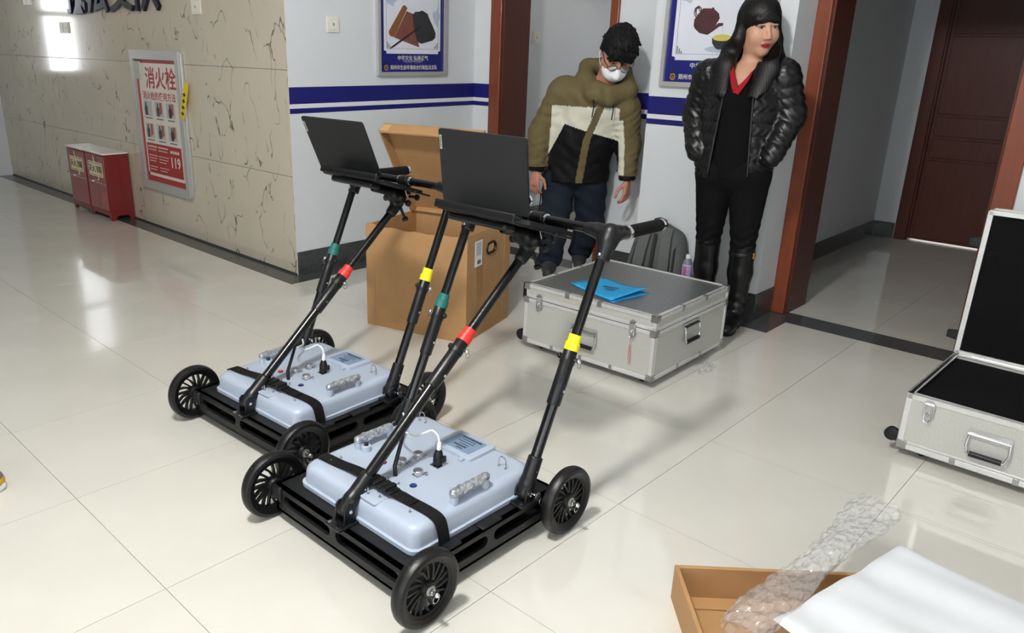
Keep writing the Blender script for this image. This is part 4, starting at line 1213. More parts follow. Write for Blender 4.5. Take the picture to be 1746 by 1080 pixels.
def band(path, w, th, name, m, parent, side=Vector((1, 0, 0))):
    P = [Vector(p) for p in path]; rr = []
    for i, p in enumerate(P):
        tg = (P[min(i + 1, len(P) - 1)] - P[max(i - 1, 0)]).normalized(); nn = tg.cross(side).normalized()
        rr.append([p - side * w / 2 - nn * th, p + side * w / 2 - nn * th, p + side * w / 2 + nn * th, p - side * w / 2 + nn * th])
    return MB().rings(rr).build(name, M[m], parent, bevel=min(th * 0.8, 0.003))
for sx in (-1, 1):
    band([(0.055 * sx, 0.01, 0.44), (0.06 * sx, -0.03, 0.40), (0.068 * sx, -0.058, 0.32), (0.075 * sx, -0.078, 0.22), (0.085 * sx, -0.095, 0.12), (0.09 * sx, -0.09, 0.05)], 0.062, 0.007, 'shoulder_strap', 'pack', bp)
    band([(0.105 * sx, 0.02, 0.40), (0.112 * sx, -0.025, 0.32), (0.122 * sx, -0.06, 0.2), (0.13 * sx, -0.078, 0.1)], 0.012, 0.004, 'seam_piping', 'pack_dark', bp)
band([(0.0, -0.032, 0.41), (0.0, -0.055, 0.32), (0.0, -0.075, 0.2), (0.0, -0.093, 0.1)], 0.02, 0.003, 'back_mesh', 'pack_dark', bp)
MB().tube([(-0.035, 0.03, 0.445), (-0.03, 0.02, 0.475), (0, 0.015, 0.485), (0.03, 0.02, 0.475), (0.035, 0.03, 0.445)], 0.008, 10).build('top_handle', M['pack_dark'], bp)
s = SDF((0.1, -0.12, 0.0), (0.3, 0.15, 0.3), 0.006)
s.cap((0.185, -0.005, 0.05), (0.175, 0.0, 0.17), 0.055, 0.05, 0.01, flat=((1, 0, 0), 0.55))
s.build('side_pocket', M['pack_dark'], bp)
bo = empty('bottle', (3.085, -0.965, 0.19), 0, 'small clear bottle with purple label in the backpack side pocket', 'bottle')
M['bottle'] = mat('bottle_plastic', (120, 128, 140), 0.12, var=0.03, coat=0.5)
M['bottle_lab'] = mat('lavender_label', (184, 172, 214), 0.45, var=0.03)
M['pink'] = mat('pink_print', (196, 60, 110), 0.5, var=0.02)
MB().lathe([(0.02, 0.0), (0.026, 0.005), (0.026, 0.09), (0.022, 0.105), (0.012, 0.12), (0.012, 0.128)], (0, 0, 0), (0, 0, 1), 24).build('bottle_body', M['bottle'], bo)
lb = MB().lathe([(0.0264, 0.012), (0.0268, 0.014), (0.0268, 0.085), (0.0264, 0.087)], (0, 0, 0), (0, 0, 1), 24).build('bottle_label', M['bottle_lab'], bo)
pk = MB()
for i in range(5): pk.bx(-0.0285, -0.0265, -0.011 + 0.002 * (i % 2), 0.008, 0.03 + i * 0.01, 0.036 + i * 0.01)
pk.build('label_print', M['pink'], lb)
MB().lathe([(0.0135, 0.118), (0.0135, 0.136), (0.012, 0.138)], (0, 0, 0), (0, 0, 1), 20).build('bottle_cap', M['paper'], bo)

# ------------------------------------------------------------------ fire extinguisher cabinets by the marble wall
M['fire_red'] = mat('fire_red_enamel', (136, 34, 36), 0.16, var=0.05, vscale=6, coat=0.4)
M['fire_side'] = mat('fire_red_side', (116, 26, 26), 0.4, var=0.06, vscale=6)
M['cream'] = mat('cream_print', (226, 216, 176), 0.45, var=0.02)
M['top_sheen'] = mat('cabinet_top_sheen_white', (226, 222, 218), 0.25, var=0.05, vscale=12)  # near-white colour paints in the reflection seen on the cabinet tops
def cabinet(y0, w, label):
    r = empty('extinguisher_cabinet', (1.855, y0 + w / 2, 0), -PI / 2, label, 'cabinet', 'red extinguisher cabinets')
    h, d, hw = 0.52, 0.185, w / 2 - 0.003
    m = MB()
    m.bx(-hw, hw, -d / 2, d / 2, 0.06, h)
    ft = [(-d / 2, 0.06), (-d / 2, 0.0), (-d / 2 + 0.03, 0.0), (-d / 2 + 0.05, 0.035), (d / 2 - 0.05, 0.035), (d / 2 - 0.03, 0), (d / 2, 0), (d / 2, 0.06)]
    for x in (-hw, hw - 0.006):
        m.prism(ft, Matrix(((0, 0, 1, x), (1, 0, 0, 0), (0, 1, 0, 0), (0, 0, 0, 1))), 0.006)
    fx = [(-hw, 0.06), (-hw, 0.0), (-hw + 0.03, 0.0), (-hw + 0.05, 0.035), (hw - 0.05, 0.035), (hw - 0.03, 0), (hw, 0), (hw, 0.06)]
    m.prism(fx, Matrix(((1, 0, 0, 0), (0, 0, -1, -d / 2 + 0.006), (0, 1, 0, 0), (0, 0, 0, 1))), 0.006)
    m.build('cabinet_body', M['fire_side'], r, bevel=0.002)
    MB().bx(-hw - 0.004, hw + 0.004, -d / 2 - 0.018, d / 2 + 0.002, h, h + 0.012).build('cabinet_top', M['top_sheen'], r, bevel=0.003)
    do = MB().bx(-hw + 0.01, hw - 0.01, -d / 2 - 0.006, -d / 2, 0.075, h - 0.012).build('door', M['fire_red'], r, bevel=0.002)
    y = -d / 2 - 0.006
    pl = MB(); pl.mesh(plate2d(rrect(0, 0.395, 0.27, 0.115, 0.012, 3), [], 0.002), front(0, 0, y - 0.001)); pl.build('name_plate', M['cream'], do)
    fr = MB(); fr.mesh(plate2d(rrect(0, 0.395, 0.25, 0.098, 0.01, 3), [rrect(0, 0.395, 0.24, 0.09, 0.008, 3)[::-1]], 0.0008), front(0, 0, y - 0.0024)); fr.mesh(text_me('灭火器箱', 0.060, 0.0004, 'CENTER', bold=0.015), front(0, 0.374, y - 0.0024)); fr.build('plate_lettering', M['ink'], do)
    MB().bx(-hw + 0.02, hw - 0.02, y - 0.0012, y, 0.285, 0.29).tube([(-0.05, y, 0.30), (-0.05, y - 0.02, 0.298), (0.05, y - 0.02, 0.298), (0.05, y, 0.30)], 0.004, 8).build('door_handle', M['chrome'], do)
    tri = MB(); tri.prism([(-0.02, 0.30), (0.02, 0.30), (0.05, 0.45), (0.02, 0.5), (-0.03, 0.47)], front(-0.0, 0.0, y - 0.003) @ Matrix.Rotation(0.0, 4, 'Z'), 0.0006) if False else None
    MB().prism([(0.045, 0.31), (0.06, 0.315), (-0.01, 0.50), (-0.03, 0.495)], front(0, 0, y - 0.0028), 0.0006).build('paper_seal', M['cream'], do, smooth=0)
    return r
cabinet(3.325, 0.385, 'red fire extinguisher cabinet standing nearer to the hydrant sign')
cabinet(3.712, 0.385, 'red fire extinguisher cabinet standing farther from the hydrant sign')

# ------------------------------------------------------------------ hydrant sign on the marble
M['sign_red'] = mat('sign_red', (160, 36, 36), 0.4, var=0.03, vscale=5)
M['sign_white'] = mat('sign_white', (214, 208, 198), 0.4, var=0.02, vscale=5)
M['pic_grey'] = mat('picture_grey', (178, 178, 176), 0.5, var=0.1, vscale=60)
M['pic_dark'] = mat('picture_dark', (66, 64, 66), 0.5, var=0.1, vscale=60)
M['pic_brick'] = mat('picture_brick', (158, 84, 68), 0.5, var=0.1, vscale=60)
sg = empty('hydrant_sign', (1.956, 2.68, 0.30), -PI / 2, 'silver framed red and white hydrant notice on the marble wall', 'sign')
W2, HS = 0.373, 1.005
m = MB()
m.mesh(plate2d([(-W2, 0), (W2, 0), (W2, HS), (-W2, HS)], [[(-W2 + 0.05, 0.06), (-W2 + 0.05, HS - 0.065), (W2 - 0.05, HS - 0.065), (W2 - 0.05, 0.06)]], 0.03), front(0, 0, -0.0155))
m.build('frame', M['alu'], sg, bevel=0.007)
MB().bx(W2 + 0.001, W2 + 0.022, -0.02, 0, 0.02, HS - 0.02).build('side_rail', M['alu'], sg, bevel=0.003)
bo_ = MB().bx(-W2 + 0.045, W2 - 0.045, -0.012, -0.001, 0.055, HS - 0.06).build('panel', M['sign_red'], sg)
y = -0.0125
MB().bx(-0.285, 0.285, y, y + 0.0005, 0.345, 0.915).build('white_field', M['sign_white'], bo_, smooth=0)
MB().bx(-0.285, 0.285, y, y + 0.0005, 0.10, 0.122).bx(-0.285, -0.270, y, y + 0.0005, 0.10, 0.345).bx(0.27, 0.285, y, y + 0.0005, 0.10, 0.345).build('white_border', M['sign_white'], bo_, smooth=0)
tx = MB(); tx.mesh(text_me('消火栓', 0.158, 0.0003, bold=0.016), front(-0.185, 0.755, y - 0.0004)); tx.mesh(text_me('消火栓的使用方法', 0.064, 0.0003, bold=0.012), front(-0.25, 0.665, y - 0.0004)); tx.build('red_lettering', M['sign_red'], bo_, smooth=0)
t2 = MB(); t2.mesh(text_me('119', 0.105, 0.0003, bold=0.02), front(0.085, 0.195, y - 0.0004))
for i in range(9):
    zz = 0.315 - i * 0.021
    for a, b in ((-0.25, -0.11), (-0.09, 0.06)):
        if i in (2, 6): continue
        k = a
        while k < b - 0.02 * (i % 3):
            t2.bx(k, k + 0.011, y - 0.0006, y, zz, zz + (0.011 if i == 0 else 0.006)); k += 0.016
for k in range(4): t2.bx(0.1 + k * 0.035, 0.126 + k * 0.035, y - 0.0006, y, 0.295, 0.315)
t2.build('white_lettering', M['sign_white'], bo_, smooth=0)
for i in range(2):
    for j in range(3):
        x0 = -0.25 + j * 0.175; zb = 0.545 - i * 0.16
        pc = MB()
        pc.bx(x0, x0 + 0.13, y - 0.0004, y, zb, zb + 0.105)
        pc.cur = 1
        cx_ = x0 + 0.035 + 0.012 * j
        pc.prism([(cx_ - 0.02, zb + 0.002), (cx_ + 0.018, zb + 0.002), (cx_ + 0.024, zb + 0.06), (cx_ + 0.008, zb + 0.074), (cx_ + 0.008, zb + 0.095), (cx_ - 0.012, zb + 0.095), (cx_ - 0.012, zb + 0.074), (cx_ - 0.026, zb + 0.05)], front(0, 0, y - 0.0004), 0.0005)
        pc.cur = 2
        if (i, j) != (0, 0): pc.prism([(x0 + 0.07, zb + 0.01), (x0 + 0.11, zb + 0.03), (x0 + 0.11, zb + 0.1), (x0 + 0.075, zb + 0.1)], front(0, 0, y - 0.0004), 0.0005)
        pc.cur = 1
        for k in range(7): pc.bx(x0 + 0.01 + k * 0.016, x0 + 0.021 + k * 0.016, y - 0.0004, y, zb - 0.022, zb - 0.012)
        pc.build('picture', [M['pic_grey'], M['pic_dark'], M['pic_brick']], bo_, smooth=0)
MB().bx(-W2 + 0.05, -W2 + 0.135, -0.022, -0.012, 0.80, 0.925).build('corner_tag', M['pic_grey'], sg, bevel=0.002)
M['tag_yellow'] = mat('yellow_tape', (226, 196, 20), 0.4, var=0.04)
yt = empty('warning_tag', (1.924, 2.31, 0.86), -PI / 2, 'yellow paper tag with black marks hung on the sign frame', 'tag')
TG = front(0, 0, 0) @ Matrix.Rotation(math.radians(-20), 4, 'Z')
m = MB(); m.prism([(-0.03, 0.0), (0.03, 0.0), (0.045, 0.2), (0.04, 0.27), (-0.01, 0.26), (-0.03, 0.12)], TG, 0.0015); m.build('tag_strip', M['tag_yellow'], yt, smooth=0)
m = MB()
for k in range(4): m.prism([(-0.018, 0.03 + k * 0.045), (0.02, 0.035 + k * 0.045), (0.024, 0.045 + k * 0.045), (-0.016, 0.042 + k * 0.045)], TG @ Matrix.Translation((0, 0, 0.0016)), 0.0004).prism([(-0.004, 0.022 + k * 0.045), (0.006, 0.022 + k * 0.045), (0.008, 0.055 + k * 0.045), (-0.002, 0.055 + k * 0.045)], TG @ Matrix.Translation((0, 0, 0.0016)), 0.0004)
m.build('tag_marks', M['ink'], yt, smooth=0)

# ------------------------------------------------------------------ framed posters
M['poster_blue'] = mat('poster_navy', (26, 32, 108), 0.3, var=0.04, vscale=5)
M['poster_pic'] = mat('poster_pale', (214, 217, 226), 0.3, var=0.05, vscale=4)
M['poster_line'] = mat('poster_line', (96, 98, 110), 0.4, var=0.02)
M['bamboo'] = mat('bamboo_roll', (124, 80, 44), 0.4, var=0.12, vscale=40)
M['slip'] = mat('bamboo_slips', (116, 70, 60), 0.4, var=0.15, vscale=80)
M['inkstone'] = mat('inkstone', (46, 47, 50), 0.4, var=0.15, vscale=30)
M['pot'] = mat('teapot_brown', (74, 44, 46), 0.35, var=0.15, vscale=20)
M['tea'] = mat('tea_yellow', (196, 186, 92), 0.3, var=0.05)
M['gold'] = mat('emblem_gold', (170, 136, 56), 0.4, var=0.05)
M['mist'] = mat('poster_mist', (178, 186, 204), 0.3, var=0.08, vscale=6)
def poster(loc, rz, w, label):
    r = empty('framed_poster', loc, rz, label, 'poster', 'framed posters')
    h, hw = 0.88, w / 2
    m = MB()
    m.mesh(plate2d([(-hw, 0), (hw, 0), (hw, h), (-hw, h)], [[(-hw + 0.022, 0.024), (-hw + 0.022, h - 0.024), (hw - 0.022, h - 0.024), (hw - 0.022, 0.024)]], 0.026), front(0, 0, -0.0135))
    m.build('frame', M['alu'], r, bevel=0.005)
    p = MB().bx(-hw + 0.018, hw - 0.018, -0.012, -0.001, 0.018, h - 0.018).build('panel', M['poster_blue'], r)
    y = -0.0125
    pw = hw - 0.055; c = 0.02
    fld = MB(); fld.prism([(-pw + c, 0.135), (pw - c, 0.135), (pw - c, 0.15), (pw, 0.155), (pw, 0.81), (-pw, 0.81), (-pw, 0.155), (-pw + c, 0.15)], front(0, 0, y + 0.0005), 0.0005)
    fld.build('picture_field', M['poster_pic'], p, smooth=0)
    ln = MB(); k = pw - 0.02
    for a in ((-k, k, 0.165, 0.1665), (-k, -k + 0.002, 0.165, 0.80), (k - 0.002, k, 0.165, 0.80)): ln.bx(a[0], a[1], y - 0.0004, y, a[2], a[3])
    for s in (-1, 1):
        for i in range(3):
            a, b = sorted((s * (k - 0.006 - i * 0.012), s * (k - 0.012 - i * 0.012)))
            ln.bx(a, b, y - 0.0004, y, 0.168, 0.205 - 0.012 * i); 
    ln.build('picture_border', M['poster_line'], p, smooth=0)
    for (cx_, cz, a, b) in ((-pw * 0.75, 0.45, 0.05, 0.03), (pw * 0.85, 0.36, 0.03, 0.05), (-pw * 0.4, 0.56, 0.09, 0.02), (pw * 0.1, 0.6, 0.1, 0.015)):
        MB().prism([(cx_ + a * math.cos(t) * (1 + 0.3 * math.sin(3 * t)), cz + b * math.sin(t) * (1 + 0.3 * math.cos(5 * t))) for t in np.linspace(0, 2 * PI, 20)[:-1]], front(0, 0, y - 0.0001), 0.0003).build('picture_mist', M['mist'], p, smooth=0)
    tx = MB(); tx.mesh(text_me('中华文化 弘扬正气', 0.031, 0.0002, 'CENTER', bold=0.012), front(0, 0.098, y - 0.0003, 1.05))
    tx.bx(-0.085, 0.085, y - 0.0004, y, 0.088, 0.0905)
    tx.bx(-0.07, -0.01, y - 0.0004, y, 0.0795, 0.0803); tx.bx(0.01, 0.07, y - 0.0004, y, 0.0795, 0.0803)
    tx.mesh(text_me('郑州市生态环境综合行政执法支队', 0.030, 0.0002, bold=0.010), front(-hw + 0.105, 0.040, y - 0.0003, 0.92))
    tx.build('white_lettering', M['sign_white'], p, smooth=0)
    em = MB(); ex = -hw + 0.072
    em.prism([(ex + 0.016 * math.cos(t), 0.05 + 0.018 * math.sin(t)) for t in np.linspace(0, 2 * PI, 20)[:-1]], front(0, 0, y), 0.0004)
    em.cur = 1; em.prism([(ex + 0.011 * math.cos(t), 0.05 + 0.011 * math.sin(t)) for t in np.linspace(0, 2 * PI, 20)[:-1]], front(0, 0, y - 0.0004), 0.0003)
    em.prism([(ex - 0.012, 0.066), (ex + 0.012, 0.066), (ex + 0.008, 0.078), (ex, 0.083), (ex - 0.008, 0.078)], front(0, 0, y), 0.0005)
    em.cur = 0; em.bx(ex - 0.005, ex + 0.005, y - 0.0012, y - 0.0007, 0.046, 0.052)
    em.build('emblem', [M['gold'], M['ink']], p, smooth=0)
    return p
pA = poster((2.9135, YA, 1.18), 0, 0.601, 'framed navy poster of scroll, brush and inkstone on the white wall')
qa = lambda L_: [((X - 530) * 0.00067, (985 - Y) * 0.000468) for X, Y in L_]
MB().prism(qa([(448, 150), (545, 182), (575, 420), (612, 610), (450, 550), (290, 490)]), front(0, 0, -0.0127), 0.0004).build('bamboo_mat', M['slip'], pA, smooth=0)
MB().prism(qa([(225, 410), (400, 85), (425, 72), (458, 112), (290, 485), (245, 475), (226, 450)]), front(0, 0, -0.0131), 0.0004).build('bamboo_roll', M['bamboo'], pA, smooth=0)
MB().prism(qa([(525, 190), (560, 150), (610, 145), (650, 128), (720, 165), (750, 240), (790, 320), (832, 420), (825, 480), (790, 515), (640, 562), (590, 540), (555, 430), (540, 340)]), front(0, 0, -0.0131), 0.0004).build('inkstone_shape', M['inkstone'], pA, smooth=0)
MB().prism(qa([(225, 648), (262, 600), (400, 495), (620, 330), (632, 348), (420, 512), (285, 612)]), front(0, 0, -0.0135), 0.0004).build('brush_shape', M['ink'], pA, smooth=0)
pC = poster((XC, -0.90, 1.18), -PI / 2, 0.60, 'framed navy poster of teapot and tea cup on the pillar')
qc = lambda L_: [(-0.296 + (X - 171) * 0.000787, (661 - Y) * 0.000658) for X, Y in L_]
MB().prism(qc([(375, 150), (374, 195), (385, 218), (420, 250), (480, 265), (520, 235), (555, 205), (582, 196), (580, 178), (548, 178), (530, 195), (553, 145), (545, 110), (512, 80), (500, 62), (488, 72), (430, 70), (410, 95), (388, 130)]), front(0, 0, -0.0127), 0.0004).build('teapot_shape', M['pot'], pC, smooth=0)
MB().tube([(p[0], -0.0127, p[1]) for p in qc([(392, 132), (376, 105), (378, 72), (396, 58), (412, 72), (412, 92)])], 0.007, 8).build('teapot_handle', M['pot'], pC)
MB().prism(qc([(515, 285), (520, 325), (545, 362), (565, 372), (600, 368), (640, 335), (655, 285)]), front(0, 0, -0.0131), 0.0004).build('cup_shape', M['inkstone'], pC, smooth=0)
MB().prism(qc([(585 + 66 * math.cos(t), 285 + 24 * math.sin(t)) for t in np.linspace(0, 2 * PI, 24)[:-1]]), front(0, 0, -0.0135), 0.0004).build('tea_surface', M['tea'], pC, smooth=0)
MB().prism(qc([(590 + 120 * math.cos(t), 370 + 26 * math.sin(t)) for t in np.linspace(0, 2 * PI, 24)[:-1]]), front(0, 0, -0.0125), 0.0002).build('saucer_shape', M['mist'], pC, smooth=0)
MB().bx(qc([(583, 0)])[0][0], qc([(585, 0)])[0][0], -0.0131, -0.0127, qc([(0, 262)])[0][1], qc([(0, 190)])[0][1]).build('tea_stream', M['mist'], pC, smooth=0)

# ------------------------------------------------------------------ wall letters, switches, sockets
M['letter'] = mat('dark_mirror_letter', (40, 42, 62), 0.2, metal=0.6, var=0.05)
for ch, yy in zip('执法支队', (3.98, 3.56, 3.14, 2.74)):
    me = MB().mesh(text_me(ch, 0.40, 0.012, 'CENTER', bold=0.012), front(0, 0.0, -0.014)).data('wall_letter', M['letter'])
    o = link('wall_letter', me); o.location = (1.9565, yy - 0.03, 1.600); o.rotation_euler = (0, 0, -PI / 2)
    tag(o, {'执': 'leftmost dark raised character 执 on the marble wall', '法': 'dark raised character 法, second from left on the marble wall', '支': 'dark raised character 支, third from left on the marble wall', '队': 'rightmost dark raised character 队 on the marble wall'}[ch], 'letter', 'raised wall characters')
def switch(loc, rz, w, h, n, label, cat='switch'):
    r = empty('wall_switch' if cat == 'switch' else 'wall_socket', loc, rz, label, cat)
    m = MB(); m.mesh(plate2d(rrect(0, 0, w, h, 0.004, 3), [], 0.009), front(0, 0, -0.0045)); m.build('cover_plate', M['plastic_white'], r, bevel=0.0015)
    for k in range(n):
        cx_ = (k - (n - 1) / 2) * w / n
        q = MB().bx(cx_ - w / n * 0.34, cx_ + w / n * 0.34, -0.0125, -0.009, -h * 0.34, h * 0.34).build('rocker', M['plastic_white'], r, bevel=0.001)
        MB().bx(cx_ - 0.006, cx_ + 0.006, -0.0135, -0.0122, -0.008, 0.008).build('indicator', M['plastic_grey'], q, bevel=0.0005)
switch((2.284, YA, 1.474), 0, 0.084, 0.088, 1, 'cream light switch on the white wall left of the scroll poster')
switch((4.305, 1.15, 1.446), 0, 0.09, 0.09, 1, 'cream light switch on the wall inside the small room')
switch((1.957, 4.30, 1.46), -PI / 2, 0.19, 0.088, 2, 'double light switch in the bright window reflection on marble')
switch((1.957, 2.04, 1.575), -PI / 2, 0.11, 0.09, 1, 'light switch on the marble right of the raised characters')
switch((1.957, 5.07, 1.70), -PI / 2, 0.22, 0.09, 2, 'double light switch on the marble left of the raised characters')
switch((4.36, 1.15, 0.30), 0, 0.09, 0.09, 1, 'low wall socket inside the small room beside the doorway', 'socket')
pg = MB(); pg.bx(-0.02, 0.02, -0.05, -0.0125, -0.02, 0.015).tube([(0, -0.045, -0.01), (0.01, -0.07, -0.05), (0.03, -0.06, -0.12), (0.02, -0.05, -0.28)], 0.005, 8)
po_ = pg.build('power_plug', M['black']); po_.location = (4.36, 1.15, 0.30); tag(po_, 'black plug with drooping cord in the low wall socket', 'plug')

# ------------------------------------------------------------------ shallow carton, foam sheets, plastic film and shoe in the foreground
sc = empty('carton_tray', (0.921, -2.144, 0), math.radians(-48.2), 'shallow cardboard tray under the white foam at the bottom edge', 'box')
tw_, td_, th_ = 0.62, 0.47, 0.102
for args in ((0, 0.011, -td_, 0, 0, th_), (tw_ - 0.011, tw_, -td_, 0, 0, th_), (0.011, tw_ - 0.011, -0.011, 0, 0, th_), (0.011, tw_ - 0.011, -td_, -td_ + 0.011, 0, th_)):
    MB().bx(*args).build('side_wall', M['card'], sc, bevel=0.002)
MB().bx(0.011, tw_ - 0.011, -td_ + 0.011, -0.011, 0.001, 0.008).build('bottom_panel', M['card'], sc)
MB().bx(0.0112, tw_ - 0.0112, -0.055, -0.0112, 0.008, 0.013).build('bottom_flap', M['card'], sc, bevel=0.001)

M['foam'] = mat('white_foam_sheet', (214, 217, 221), 0.7, var=0.012, vscale=10, bump=0.15, bscale=300)
def foam_sheet(corners_, zt, th, seed, name, label):
    rnd = np.random.RandomState(seed); g = 36
    root = empty(name, (corners_[0][0], corners_[0][1], 0), 0, label, 'foam', 'white foam sheets')
    ph = rnd.uniform(0, 6, 4); top = []; bot = []
    for i in range(g + 1):
        for j in range(g + 1):
            u, v = i / g, j / g
            x = (corners_[0][0] * (1 - u) + corners_[1][0] * u) * (1 - v) + (corners_[3][0] * (1 - u) + corners_[2][0] * u) * v - corners_[0][0]
            y = (corners_[0][1] * (1 - u) + corners_[1][1] * u) * (1 - v) + (corners_[3][1] * (1 - u) + corners_[2][1] * u) * v - corners_[0][1]
            w = 0.0045 * math.sin(u * 13 + ph[0] + 2 * v) + 0.0022 * math.sin(u * 27 + ph[1] - 3 * v) + 0.003 * math.sin(v * 7 + ph[2])
            ed = min(u, 1 - u, v, 1 - v)
            rnd_ = th * 0.5 * max(0, 1 - ed / 0.05) ** 2
            z = zt(u, v) + w
            top.append((x, y, z - rnd_)); bot.append((x, y, z - th + rnd_))
    n1 = g + 1
    f = [(i * n1 + j, (i + 1) * n1 + j, (i + 1) * n1 + j + 1, i * n1 + j + 1) for i in range(g) for j in range(g)]
    N = n1 * n1
    fb = [(a + N, d + N, c + N, b + N) for a, b, c, d in f]
    rim_ = [i * n1 for i in range(g)] + [g * n1 + j for j in range(g)] + [i * n1 + g for i in range(g, 0, -1)] + [j for j in range(g, 0, -1)]
    fs = [(rim_[k], rim_[(k + 1) % len(rim_)], rim_[(k + 1) % len(rim_)] + N, rim_[k] + N) for k in range(len(rim_))]
    MB().add(top + bot, f + fb + fs).build('foam_layer', M['foam'], root, smooth=70)
    return root
foam_sheet([(0.84, -2.43), (1.36, -2.545), (1.27, -3.02), (0.72, -2.9)], lambda u, v: 0.158 + 0.012 * v, 0.02, 2, 'foam_sheet', 'upper white foam sheet draped over the shallow cardboard tray')
foam_sheet([(0.88, -2.45), (1.33, -2.56), (1.33, -3.05), (0.78, -2.93)], lambda u, v: 0.122 + 0.004 * v, 0.008, 5, 'foam_sheet', 'lower white foam sheet directly on the shallow cardboard tray')
# crumpled clear film
def film():
    g, h_ = 120, 28
    rnd = np.random.RandomState(11); V = []
    A = np.array([0.755, -2.395, 0.120]); B = np.array([1.50, -2.45, 0.135])
    kx = rnd.uniform(-1, 1, (26, 2)) * np.array([60, 9]); kp = rnd.uniform(0, 6.28, 26); ka = rnd.uniform(0.2, 1, 26)
    for i in range(g + 1):
        for j in range(h_):
            u = i / g; a = 2 * PI * j / h_
            w = 0.042 + 0.008 * math.sin(u * 9) + 0.012 * max(0, u - 0.75) * 4
            c = A * (1 - u) + B * u
            n_ = sum(ka[k] * abs(math.sin(kx[k][0] * u + kx[k][1] * math.cos(a) * 0.6 + 2 * math.sin(a) + kp[k])) for k in range(26)) / 13 - 0.5
            dy = math.cos(a) * w * (1 + 0.35 * n_) + 0.012 * n_; dz = math.sin(a) * (0.022 + 0.008 * math.sin(u * 14)) + 0.03 * n_
            V.append((c[0] + 0.012 * n_, c[1] + dy, c[2] + dz + 0.01))
    f = [(i * h_ + j, (i + 1) * h_ + j, (i + 1) * h_ + (j + 1) % h_, i * h_ + (j + 1) % h_) for i in range(g) for j in range(h_)]
    return MB().add(V, f)
def film_mat():
    m = bpy.data.materials.new('crumpled_clear_film'); m.use_nodes = True
    nt = m.node_tree; nt.nodes.remove(nt.nodes['Principled BSDF']); out = nt.nodes['Material Output']
    t = nt.nodes.new('ShaderNodeBsdfTransparent'); t.inputs[0].default_value = (1, 1, 1, 1)
    g = nt.nodes.new('ShaderNodeBsdfGlossy'); g.inputs['Roughness'].default_value = 0.08
    d = nt.nodes.new('ShaderNodeBsdfDiffuse'); d.inputs[0].default_value = (0.95, 0.96, 0.97, 1)
    lw = nt.nodes.new('ShaderNodeLayerWeight'); lw.inputs[0].default_value = 0.25
    mr = nt.nodes.new('ShaderNodeMapRange'); mr.inputs['To Min'].default_value = 0.05; mr.inputs['To Max'].default_value = 0.5
    nt.links.new(lw.outputs['Facing'], mr.inputs['Value'])
    m1 = nt.nodes.new('ShaderNodeMixShader'); m2 = nt.nodes.new('ShaderNodeMixShader')
    m1.inputs[0].default_value = 0.13
    nt.links.new(t.outputs[0], m1.inputs[1]); nt.links.new(d.outputs[0], m1.inputs[2])
    nt.links.new(mr.outputs['Result'], m2.inputs[0]); nt.links.new(m1.outputs[0], m2.inputs[1]); nt.links.new(g.outputs[0], m2.inputs[2])
    nt.links.new(m2.outputs[0], out.inputs['Surface'])
    tc = nt.nodes.new('ShaderNodeTexCoord'); vo = nt.nodes.new('ShaderNodeTexVoronoi'); vo.inputs['Scale'].default_value = 55
    mp_ = nt.nodes.new('ShaderNodeMapping'); mp_.inputs['Scale'].default_value = (0.6, 1.3, 1.3)
    nt.links.new(tc.outputs['Object'], mp_.inputs['Vector']); nt.links.new(mp_.outputs['Vector'], vo.inputs['Vector'])
    bu = nt.nodes.new('ShaderNodeBump'); bu.inputs['Strength'].default_value = 1.0; bu.inputs['Distance'].default_value = 0.012
    nt.links.new(vo.outputs['Distance'], bu.inputs['Height'])
    for n_ in (g, d, lw): nt.links.new(bu.outputs['Normal'], n_.inputs['Normal'])
    return m
fo = film().build('plastic_film', film_mat(), smooth=0)
tag(fo, 'crumpled clear plastic film along the edge of the white foam', 'plastic')

# crumpled scrap of film at the foot of the closed case
sb = SDF((-0.12, -0.07, -0.01), (0.12, 0.07, 0.06), 0.004); rnd = np.random.RandomState(8)
for k in range(16):
    a = np.array((rnd.uniform(-0.08, 0.08), rnd.uniform(-0.025, 0.025), rnd.uniform(0.006, 0.016))); b = a + np.array((rnd.uniform(-0.03, 0.03), rnd.uniform(-0.02, 0.02), rnd.uniform(-0.006, 0.01)))
    sb.cap(a, b, 0.007, 0.004, 0.004)
sb.cut(lambda P: 0.0008 - P[..., 2])
fs = sb.build('plastic_scrap', fo.data.materials[0]); fs.location = (2.42, -1.455, 0); fs.rotation_euler = (0, 0, math.radians(5))
tag(fs, 'small crumpled clear plastic scrap beside the foot of the closed silver case', 'plastic')

# grey and white shoe reaching in at the left edge
M['shoe_grey'] = mat('grey_suede', (112, 112, 112), 0.8, var=0.06, vscale=50, bump=0.2)
M['shoe_white'] = mat('white_rubber_sole', (222, 222, 218), 0.5, var=0.02)
M['shoe_mesh'] = mat('pale_mesh', (196, 198, 200), 0.8, var=0.08, vscale=200)
M['mustard'] = mat('mustard_trim', (190, 150, 40), 0.6, var=0.04)
sh = empty('shoe', (-0.255, -0.29, 0), math.radians(-43), 'grey and white sneaker with mustard trim at the left edge', 'shoe')
s = SDF((-0.2, -0.08, -0.02), (0.2, 0.08, 0.16), 0.004)
s.cap((-0.1, 0, 0.05), (0.03, 0, 0.05), 0.04, 0.045, 0.03); s.cap((0.03, 0, 0.045), (0.115, 0.005, 0.035), 0.046, 0.036, 0.03); s.cap((-0.1, 0, 0.06), (-0.08, 0, 0.11), 0.038, 0.036, 0.03)
s.cut(lambda P: 0.02 - P[..., 2]); s.cap((-0.085, 0, 0.10), (-0.08, 0, 0.16), 0.027, 0.03, 0.005, sub=True)
